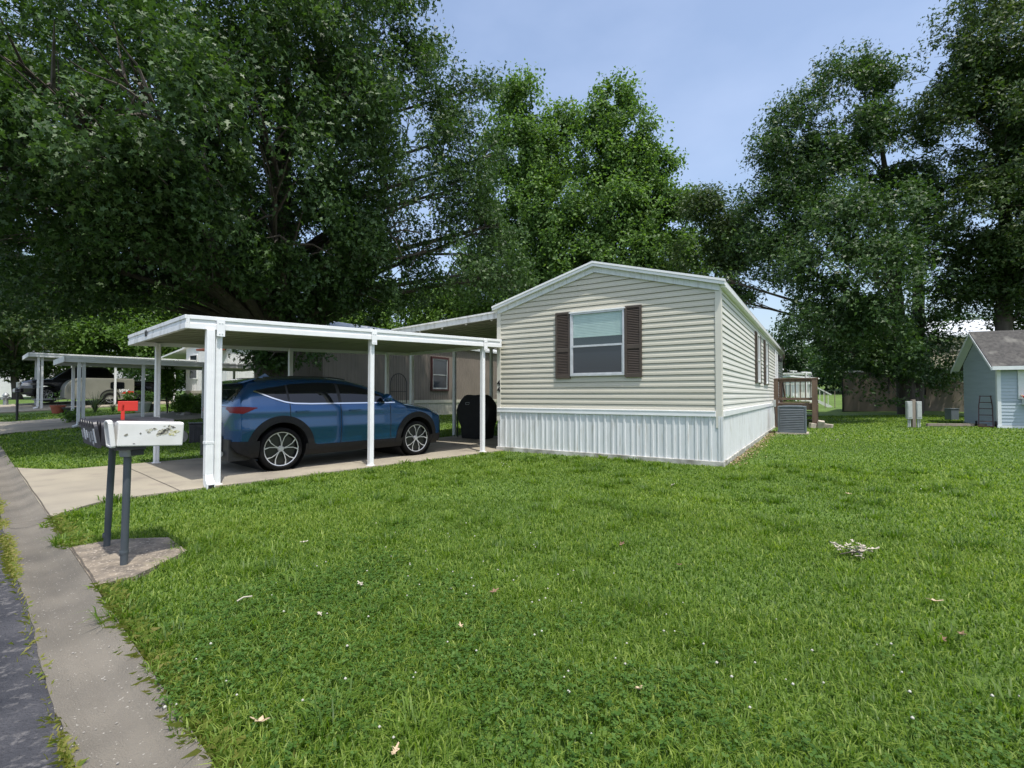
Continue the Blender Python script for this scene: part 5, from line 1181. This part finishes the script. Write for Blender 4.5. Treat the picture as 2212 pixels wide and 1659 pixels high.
def blades(name, label, base, n, Lb, wd, mt, seed, parent=None, cat='plant'):
    rng = random.Random(seed); V = []; Fi = []; tn_ = []
    for k in range(n):
        a = rng.uniform(0, 6.28); l = Lb * rng.uniform(.6, 1.1); lean = rng.uniform(.15, 1.1); dx, dy = math.cos(a), math.sin(a); px, py = -dy * wd, dx * wd; i = len(V)
        for t in (0, .4, .75, 1):
            hz = l * (t * math.cos(lean * t * .8)); ho = l * t * math.sin(lean * (.4 + .6 * t)); ww = (1 - t * .95)
            V += [(dx * ho - px * ww, dy * ho - py * ww, hz), (dx * ho + px * ww, dy * ho + py * ww, hz)]
        for s in range(3): Fi.append((i + 2 * s, i + 2 * s + 1, i + 2 * s + 3, i + 2 * s + 2)); tn_.append(rng.random())
    o = thing(name, label, cat, base) if parent is None else parent
    npmesh('foliage', np.array(V), 4, np.array(Fi), [M[mt]], o, np.array(tn_)); return o
blades('yucca_plant', 'spiky grey green yucca in the bed before the camper trailer', PG(206, 22.0), 60, .95, .022, 'yucca', 5)
blades('yucca_plant', 'smaller arching yucca beside the pink glazed pot', PG(245, 22.2), 40, .6, .018, 'yucca', 6)
def pot(label, px, Y, r, h, mt, plant):
    b = PG(px, Y); o = thing('plant_pot', label, 'plant pot', b)
    m = MB(); m.lathe([(0, 0), (r * .72, 0), (r * .97, h * .84), (r * 1.06, h * .85), (r * 1.06, h), (r * .94, h), (r * .92, h * .9), (0, h * .9)], (0, 0, 0), 20); m.build('container', M[mt], o, smooth=True)
    pl = thing('potted_plant', plant, 'plant', (b[0], b[1], b[2] + h * .85))
    bush('x', '', None, .5, .2, 350, .09, 'limeleaf' if px % 2 else 'maple', int(px), parent=pl, stems=4)
pot('square terracotta red pot at the carport edge left of the grey post', 126, 21.5, .26, .36, 'terracotta', 'low leafy plant in the terracotta red pot')
pot('wide dark bowl planter right of the terracotta pot', 158, 21.6, .36, .26, 'mailblack', 'sparse green plant in the wide dark bowl')
pot('pink glazed pot in front of the camper wheel', 277, 22.5, .26, .34, 'pink', 'bright green plant in the pink glazed pot')
pot('large pale grey pot with a tall plant beside the carport post', 308, 22.0, .34, .46, 'potgrey', 'tall upright plant in the large pale grey pot')
pot('black nursery pot beside the large pale grey pot', 328, 22.3, .2, .36, 'mailblack', 'thin plant in the black nursery pot')
pot('small terracotta pot raised near the white home skirting', 421, 22.6, .2, .28, 'terracotta', 'red stemmed plant in the small raised pot')
for k, (pxx, Y, r, lb) in enumerate(((403, 20.8, .20, 'grey rounded rock at the edge of the garden bed'), (388, 20.9, .12, 'smaller grey rock left of the larger garden rock'))):
    m = MB(); rr = random.Random(k)
    m.lathe([(0, -.05), (r, -.02), (r * 1.05, r * .3), (r * .8, r * .65), (r * .4, r * .8), (0, r * .82)], (0, 0, 0), 10)
    m.v = [(x * (1 + rr.uniform(-.15, .15)), y * (1 + rr.uniform(-.15, .15)), z * (1 + rr.uniform(-.1, .1))) for x, y, z in m.v]
    o = m.build('rock', M['rock'], smooth=True); o.location = PG(pxx, Y); tag(o, lb, 'rock')
bush('garden_plant', 'round green bush on the far lawn behind the deck railing', PG(1700, 31), .8, .6, 900, .13, 'maple', 77)

# ---------------------------------------------------------------- lawn
def vnoise(x, y, s, seed):
    r = np.random.default_rng(seed); tab = r.random((64, 64)); x = x / s; y = y / s
    xi = np.floor(x).astype(int); yi = np.floor(y).astype(int); fx = x - xi; fy = y - yi; fx = fx * fx * (3 - 2 * fx); fy = fy * fy * (3 - 2 * fy)
    g_ = lambda a, b: tab[a % 64, b % 64]
    return (g_(xi, yi) * (1 - fx) + g_(xi + 1, yi) * fx) * (1 - fy) + (g_(xi, yi + 1) * (1 - fx) + g_(xi + 1, yi + 1) * fx) * fy
def lawn_mask(x, y, pad=0.0):
    n, q = to_nq(x, y); e = (vnoise(x, y, .22, 3) - .5) * .16 + (vnoise(x, y, .07, 4) - .5) * .06 - pad
    ok = n > GN1 + e * .8 - .015
    fl = np.clip((1.25 - n) / .68, 0, 1) ** 1.6
    drv = (q > DQ0 - .70 * fl + e * .35) & (q < DQ1 + 1.0 * fl - e * .35) & (n < 8.35 * H - e * .4)
    drv2 = (q > D2A - .6 * fl) & (q < D2B + .6 * fl) & (n < 8.5); drv3 = (q > 31.2) & (q < 36.5) & (n < 8.5)
    pd = (q > 3.28 * H + np.clip(n - .8, 0, 1) * .9 + e * .6) & (q < 4.22 * H - np.clip(n - .9, 0, 1) * .9 - e * .6) & (n < 1.20 - e)
    c, s = math.cos(HR), math.sin(HR); hx_ = (x - HX) * c + (y - HYY) * s; hy_ = -(x - HX) * s + (y - HYY) * c
    hs = (hx_ > -W - .05) & (hx_ < .06 + .12 * (vnoise(x, y, .3, 9)) * (hy_ > .4)) & (hy_ > -.05) & (hy_ < L + .1)
    acp = (np.abs(hx_ - .56 * H) < .52) & (np.abs(hy_ - 7 * H) < .52)
    c2, s2 = math.cos(SHR), math.sin(SHR); sx_ = (x - shx) * c2 + (y - shy) * s2; sy_ = -(x - shx) * s2 + (y - shy) * c2
    shd = (sx_ > -.04) & (sy_ > -.04) & (sx_ < SW) & (sy_ < SDp)
    tx_ = (x - bx) * c + (y - by) * s; ty_ = -(x - bx) * s + (y - by) * c
    nb = (tx_ > -4.6) & (tx_ < .0) & (ty_ > 0) & (ty_ < 15.5)
    return ok & ~drv & ~drv2 & ~drv3 & ~pd & ~hs & ~acp & ~shd & ~nb
def make_blades(bands, seed):
    rng = np.random.default_rng(seed); Vs = []; Fs = []; Ts = []; Tc = []; base = 0
    for (d0, d1, dens, ht, wd) in bands:
        a0, a1 = math.radians(-56), math.radians(56); N = int(dens * .5 * (a1 - a0) * (d1 * d1 - d0 * d0))
        r = np.sqrt(rng.random(N) * (d1 * d1 - d0 * d0) + d0 * d0); a = rng.uniform(a0, a1, N)
        x, y = r * np.sin(a), r * np.cos(a)
        k = lawn_mask(x, y); x, y = x[k], y[k]
        patch = vnoise(x, y, 1.7, 11) * .5 + vnoise(x, y, .55, 12) * .35 + vnoise(x, y, 5., 13) * .35
        k = rng.random(len(x)) < .35 + .9 * patch; x, y, patch = x[k], y[k], patch[k]
        N = len(x); n, q = to_nq(x, y)
        hgt = ht * (.45 + .75 * rng.random(N)) * (.72 + .5 * patch)
        th = rng.uniform(0, 2 * math.pi, N) ; lean = .25 + .95 * rng.random(N) ** 1.2
        dx, dy = np.cos(th), np.sin(th); tw = rng.uniform(-.6, .6, N); px, py = -np.sin(th + tw), np.cos(th + tw)
        w_ = wd * (.6 + .8 * rng.random(N)); z = terrain(x, y) - .01
        B = np.stack([x, y, z], 1); D = np.stack([dx, dy, 0 * x], 1); Pp = np.stack([px, py, 0 * x], 1); Z = np.array([0, 0, 1.])
        h = hgt[:, None]; l = lean[:, None]; ww = (w_ / 2)[:, None]
        p0a, p0b = B - Pp * ww, B + Pp * ww
        m_ = B + Z * h * .58 + D * h * .30 * l; p1a, p1b = m_ - Pp * ww * .8, m_ + Pp * ww * .8
        tip = B + Z * h * (1.0 - .35 * l) + D * h * .95 * l
        V = np.stack([p0a, p0b, p1b, p1a, tip], 1).reshape(-1, 3)
        i = np.arange(N) * 5 + base
        Fs.append(np.stack([i, i + 1, i + 2, i + 3], 1)); Tc.append(np.stack([i + 3, i + 2, i + 4, i + 4], 1))
        tint = np.clip(.02 + .52 * patch + rng.normal(size=N) * .27, 0, 1); Ts.append(tint)
        Vs.append(V); base += 5 * N
    # coarse darker tufts
    tx_, ty_ = np.array(TUFT).T; kk = lawn_mask(tx_, ty_, .1); tx_, ty_ = tx_[kk], ty_[kk]
    per = 46; N = len(tx_) * per; x = np.repeat(tx_, per) + rng.normal(size=N) * .055; y = np.repeat(ty_, per) + rng.normal(size=N) * .055
    th = np.arctan2(y - np.repeat(ty_, per), x - np.repeat(tx_, per)) + rng.normal(size=N) * .5; h = (.07 + .07 * rng.random(N))[:, None]; l = (.5 + .8 * rng.random(N))[:, None]; ww = .0045 * (.6 + .6 * rng.random(N))[:, None] * np.clip(np.hypot(x, y) / 5, .9, 2)[:, None]
    B = np.stack([x, y, terrain(x, y)], 1); D = np.stack([np.cos(th), np.sin(th), 0 * x], 1); Pp = np.stack([-np.sin(th), np.cos(th), 0 * x], 1); Z = np.array([0, 0, 1.])
    m_ = B + Z * h * .6 + D * h * .32 * l; tip = B + Z * h * (1 - .42 * l) + D * h * .95 * l
    Vs.append(np.stack([B - Pp * ww, B + Pp * ww, m_ + Pp * ww * .8, m_ - Pp * ww * .8, tip], 1).reshape(-1, 3)); i = np.arange(N) * 5 + base
    Fs.append(np.stack([i, i + 1, i + 2, i + 3], 1)); Tc.append(np.stack([i + 3, i + 2, i + 4, i + 4], 1)); Ts.append(np.clip(np.repeat(rng.random(len(tx_)) * .5, per) + rng.normal(size=N) * .15, 0, 1))
    V = np.concatenate(Vs); Q = np.concatenate(Fs); Tq = np.concatenate(Tc); t = np.concatenate(Ts)
    me = bpy.data.meshes.new('grass'); me.vertices.add(len(V)); me.vertices.foreach_set('co', V.astype(np.float32).ravel())
    nQ, nT = len(Q), len(Tq); me.loops.add(nQ * 4 + nT * 3); me.loops.foreach_set('vertex_index', np.concatenate([Q.ravel(), Tq[:, :3].ravel()]).astype(np.int32))
    me.polygons.add(nQ + nT); me.polygons.foreach_set('loop_start', np.concatenate([np.arange(nQ) * 4, nQ * 4 + np.arange(nT) * 3]).astype(np.int32)); me.polygons.foreach_set('loop_total', np.concatenate([np.full(nQ, 4), np.full(nT, 3)]).astype(np.int32))
    me.materials.append(M['grass']); me.update(calc_edges=True)
    at = me.attributes.new('tint', 'FLOAT', 'FACE'); at.data.foreach_set('value', np.concatenate([t, np.clip(t + .12, 0, 1)]).astype(np.float32))
    o = bpy.data.objects.new('grass', me); COL.objects.link(o); return o
TUFT = [(vx, vy) for vx, vy in zip(*(lambda r, a: (r * np.sin(a), r * np.cos(a)))(np.sqrt(np.random.default_rng(6).random(260) * 110 + 3), np.random.default_rng(7).uniform(-.75, .8, 260)))]
tag(make_blades([(1.0, 3.2, 8500, .062, .0062), (3.2, 6, 5200, .058, .0080), (6, 10, 2400, .054, .0115), (10, 17, 800, .060, .018), (17, 30, 260, .065, .032)], 3), kind='stuff')
# clover in patches with white flower heads
rng = np.random.default_rng(8); N = 150000
r = np.sqrt(rng.random(N) * (10.5 ** 2 - 1) + 1); a = rng.uniform(math.radians(-56), math.radians(52), N); x, y = r * np.sin(a), r * np.cos(a)
n_, q_ = to_nq(x, y)
pt = vnoise(x, y, 1.1, 31) * .6 + vnoise(x, y, .35, 32) * .4
near = np.clip(1.25 - np.abs(n_ - 1.5) / 2.4, 0, 1) * np.clip((6 - q_) / 3, 0, 1)
dens = np.clip((pt - .99 + .50 * near) * 5, 0, 1) * np.clip(5.5 / r, .2, 1)
k = lawn_mask(x, y, .03) & (rng.random(N) < dens); x, y = x[k], y[k]; n = len(x)
zc = terrain(x, y) + .026 + .030 * rng.random(n); cl = []; ci = []; tn_ = []
disc = np.array([(0, 0), (.45, .38), (.85, .42), (1, 0.08), (1, -.08), (.85, -.42), (.45, -.38)])
ang0 = rng.uniform(0, 6.28, n); sz = .013 * (.7 + .6 * rng.random(n)) * np.clip(np.hypot(x, y) / 4, 1, 1.8)
for j in range(3):
    an = ang0 + j * 2.094; U = np.stack([np.cos(an), np.sin(an), .15 + .25 * rng.normal(size=n)], 1); Wv = np.stack([-np.sin(an), np.cos(an), .2 * rng.normal(size=n)], 1)
    cl.append((np.stack([x, y, zc], 1)[:, None, :] + sz[:, None, None] * (disc[None, :, :1] * U[:, None, :] + disc[None, :, 1:] * Wv[:, None, :])).reshape(-1, 3))
V1 = np.concatenate(cl); F1 = np.arange(len(V1)).reshape(-1, 7); t1 = np.tile(rng.random(n), 3)
tag(npmesh('clover', V1, 7, F1, [M['clover']], None, t1), kind='stuff')
N = 26000
r = np.sqrt(rng.random(N) * (19 ** 2 - 1) + 1); a = rng.uniform(math.radians(-56), math.radians(54), N); x, y = r * np.sin(a), r * np.cos(a)
n_, q_ = to_nq(x, y); pt = vnoise(x, y, 1.1, 31) * .55 + vnoise(x, y, 3.1, 34) * .45; near = np.clip(1.25 - np.abs(n_ - 1.5) / 2.4, 0, 1) * np.clip((6 - q_) / 3, 0, 1)
rr_ = np.clip((x - 3) / 6, 0, 1) * np.clip((14.5 - y) / 3, 0, 1) * np.clip((y - 8.5) / 2, 0, 1)
k = lawn_mask(x, y, .04) & (rng.random(N) < np.clip((pt - .66 + .26 * near + .14 * rr_) * .7, 0, .16)); x, y = x[k], y[k]; n = len(x)
zz = terrain(x, y) + .04 + .03 * rng.random(n); rad = .0072 * (.7 + .6 * rng.random(n)) * np.clip(np.hypot(x, y) / 6, 1, 1.9)
octv = np.array([(1, 0, 0), (-1, 0, 0), (0, 1, 0), (0, -1, 0), (0, 0, .8), (0, 0, -.8)], float); octf = np.array([(0, 2, 4), (2, 1, 4), (1, 3, 4), (3, 0, 4), (2, 0, 5), (1, 2, 5), (3, 1, 5), (0, 3, 5)])
V2 = (np.stack([x, y, zz], 1)[:, None, :] + octv[None] * rad[:, None, None]).reshape(-1, 3); F2 = (np.arange(n)[:, None, None] * 6 + octf[None]).reshape(-1, 3)
tag(npmesh('clover_flowers', V2, 3, F2, [M['cloverflower']]), kind='stuff')
# dry weeds in the seam between road and gutter and along the lawn edge
rng = np.random.default_rng(12); qs = rng.uniform(-2, 14, 26000); cl_ = vnoise(qs, qs * 0, .45, 44); kk = rng.random(len(qs)) < np.clip((cl_ - .38) * 1.6, .04, .5); qs = qs[kk]
ns = GN0 + np.array([EJ(v) for v in qs]) - .012 + rng.normal(size=len(qs)) * .020 * (.3 + 1.3 * vnoise(qs, qs * 0 + 5, .45, 44))
q2 = rng.uniform(-2, 7.2, 4500); n2_ = GN1 + .03 + np.abs(rng.normal(size=len(q2))) * .07 - .05; keep2 = lawn_mask(*nq(n2_ + .02, q2), 0) 
q2, n2_ = q2[keep2], n2_[keep2]
qa = np.concatenate([qs, q2]); na = np.concatenate([ns, n2_]); x, y = nq(na, qa); n = len(x)
th = rng.uniform(0, 6.28, n); h = np.concatenate([.012 + .022 * rng.random(len(qs)), .025 + .035 * rng.random(len(q2))]); ln = .5 + .9 * rng.random(n); wv = .0055
B = np.stack([x, y, terrain(x, y) - .025 * (na < GN1)], 1); D = np.stack([np.cos(th), np.sin(th), 0 * x], 1); Pp = np.stack([-np.sin(th), np.cos(th), 0 * x], 1); Z = np.array([0, 0, 1.]); h_ = h[:, None]
V3 = np.stack([B - Pp * wv / 2, B + Pp * wv / 2, B + Pp * wv * .3 + Z * h_ * .7 + D * h_ * .5 * ln[:, None], B - Pp * wv * .1 + Z * h_ * (1 - .3 * ln[:, None]) + D * h_ * 1.2 * ln[:, None]], 1).reshape(-1, 3)
tag(npmesh('weeds', V3, 4, np.arange(4 * n).reshape(-1, 4), [M['grassdry']], None, np.clip(rng.normal(size=n) * .25 + np.concatenate([np.full(len(qs), .5), np.full(len(q2), .25)]), 0, 1)), kind='stuff')
# grit on the gutter and road: pale chips and clippings
rng = np.random.default_rng(14); N = 330; na = rng.uniform(GN0 - .5, GN1 - .01, N); na = np.where(rng.random(N) < .7, rng.uniform(GN0 + .02, GN1, N), na); qa = rng.uniform(-1.2, 6, N); x, y = nq(na, qa); th = rng.uniform(0, 6.28, N); s1 = .002 + .006 * rng.random(N) ** 4; s2 = s1 * (.3 + .5 * rng.random(N))
z = terrain(x, y) + np.where(na > GN0, -.026, -.02) + np.interp((na - GN0) / (GN1 - GN0), [0, .25, .5, .72, .9, 1], [.018, -.001, -.006, .009, .04, .05]) * (na > GN0)
U = np.stack([np.cos(th), np.sin(th), 0 * x], 1) * s1[:, None]; Wv = np.stack([-np.sin(th), np.cos(th), 0 * x], 1) * s2[:, None]; C = np.stack([x, y, z + .003], 1); up = np.array([0, 0, .003])
V4 = np.stack([C - U, C - Wv, C + U, C + Wv, C + up], 1).reshape(-1, 3); i = np.arange(N)[:, None] * 5; F4 = np.concatenate([np.concatenate([i + a_, i + b_, i + 4], 1) for a_, b_ in ((0, 1), (1, 2), (2, 3), (3, 0))])
tag(npmesh('gravel', V4, 3, F4, [M['rock']]), kind='stuff')
# fallen leaves on the lawn
def fallen(label, px, py, size, mt, k):
    Y = H * F / (py - HY); x = (px - CX) / F * Y; rr = random.Random(k); m = MB(); n = 9; pts = []
    for (u, v) in OAKLEAF: pts.append((u - .5, v))
    vs = [(u * size, v * size * .8, .045 + size * (.55 * v * v + .5 * u * u * rr.uniform(.3, 1)) + rr.uniform(0, .006)) for u, v in pts]
    c = (0, 0, .042); m.add([c] + vs, [(0, i + 1, (i + 1) % len(vs) + 1) for i in range(len(vs))])
    o = m.build('fallen_leaf', M[mt], norm=False, solid=.0015); o.location = (x, Y, T(x, Y)); o.rotation_euler = (rr.uniform(-.2, .3), rr.uniform(-.3, .2), rr.uniform(0, 6.28)); tag(o, label, 'leaf', 'fallen leaves on the lawn')
for k, (lb, px, py, s_, mt) in enumerate([
        ('orange tan leaf among clover near the gutter, bottom left', 566, 1575, .085, 'leafdry'), ('tan curled leaf at the bottom edge, right of the clover', 852, 1630, .055, 'leafdry'),
        ('pale leaf on the grass straight below the mid lawn tuft', 780, 1272, .075, 'leafpale'), ('small tan leaf in the left middle of the lawn', 993, 1364, .055, 'leafdry'),
        ('tan leaf left of centre by a dark tuft of grass', 697, 1336, .05, 'leafpale'), ('tan folded leaf in the lower middle of the lawn', 1378, 1504, .06, 'leafdry'),
        ('brown leaf low in the centre of the lawn', 1068, 1286, .07, 'leafbrown'), ('brown twiggy leaf in the upper middle of the lawn', 1340, 1182, .08, 'leafbrown'),
        ('brown leaf in the grass right of centre', 1462, 1230, .06, 'leafbrown'), ('brown leaf at the right side of the lawn, lower of two', 2066, 1382, .075, 'leafbrown'),
        ('tan pinkish leaf bunch on the right of the lawn', 2010, 1310, .10, 'leafdry'), ('dark brown leaf left of the lower right leaf', 2022, 1388, .06, 'leafbrown'),
        ('small pale leaf high on the lawn before the house corner', 1452, 1052, .07, 'leafpale'), ('small tan leaf far up the right lawn', 1828, 1072, .07, 'leafdry'), ('pale leaf on the lawn left of the mid brown leaf', 660, 1180, .07, 'leafpale')]):
    fallen(lb, px, py, s_, mt, k)
Y = H * F / (1205 - HY); x = (1838 - CX) / F * Y
o = thing('fallen_sprig', 'bunched pale dry oak sprig lying on the right part of the lawn', 'leaf sprig', (x, Y, T(x, Y)))
m = MB(); rr = random.Random(5)
for k in range(24):
    cx, cy, an = rr.uniform(-.10, .10), rr.uniform(-.06, .06), rr.uniform(0, 6.28); ca, sa = math.cos(an), math.sin(an); s_ = rr.uniform(.06, .09); b_ = len(m.v); zb = rr.uniform(.04, .12)
    pts = [(cx + s_ * (ca * u - sa * v * .8), cy + s_ * (sa * u + ca * v * .8), zb + s_ * (.5 * v * v + .3 * u * rr.random())) for u, v in OAKLEAF]; m.add([(cx + s_ * ca * .5, cy + s_ * sa * .5, zb)] + pts, [(0, i + 1, (i + 1) % len(pts) + 1) for i in range(len(pts))])
m.build('leaf', M['leafpale'], o, norm=False); m = MB(); m.tube([(-.12, -.02, .05), (0, 0, .06), (.1, .03, .05)], .004, 5); m.build('twig', M['bark'], o)
Y = H * F / (1307 - HY); x = (533 - CX) / F * Y
m = MB(); m.tube([(-.04, 0, .05), (0, .01, .06), (.045, 0, .055)], .005, 6); o = m.build('twig', M['leafpale']); o.location = (x, Y, T(x, Y)); o.rotation_euler = (0, 0, .8); tag(o, 'short pale stick on the grass above the clover patch', 'stick')
# pebbly strip of dead leaves along the skirting on the side wall
rng = np.random.default_rng(77); N = 1500; hy_ = rng.uniform(.1, 9.5, N); hx_ = .06 + np.abs(rng.normal(size=N)) * .13 + .02 * hy_ / 9; c, s = math.cos(HR), math.sin(HR)
x = HX + c * hx_ - s * hy_; y = HYY + s * hx_ + c * hy_; Cc = np.stack([x, y, terrain(x, y) + .012 + .03 * rng.random(N)], 1)
nr = unit(np.array([0, 0, 1.]) + .5 * rng.normal(size=(N, 3))); V5, F5 = leaf_geo(Cc, nr, .018 + .03 * rng.random(N), OAKLEAF, rng)
tag(npmesh('leaf_litter', V5, len(OAKLEAF), F5, [M['leafdry'], M['leafbrown']], None, None, (rng.random(N) < .55).astype(int)), kind='stuff')
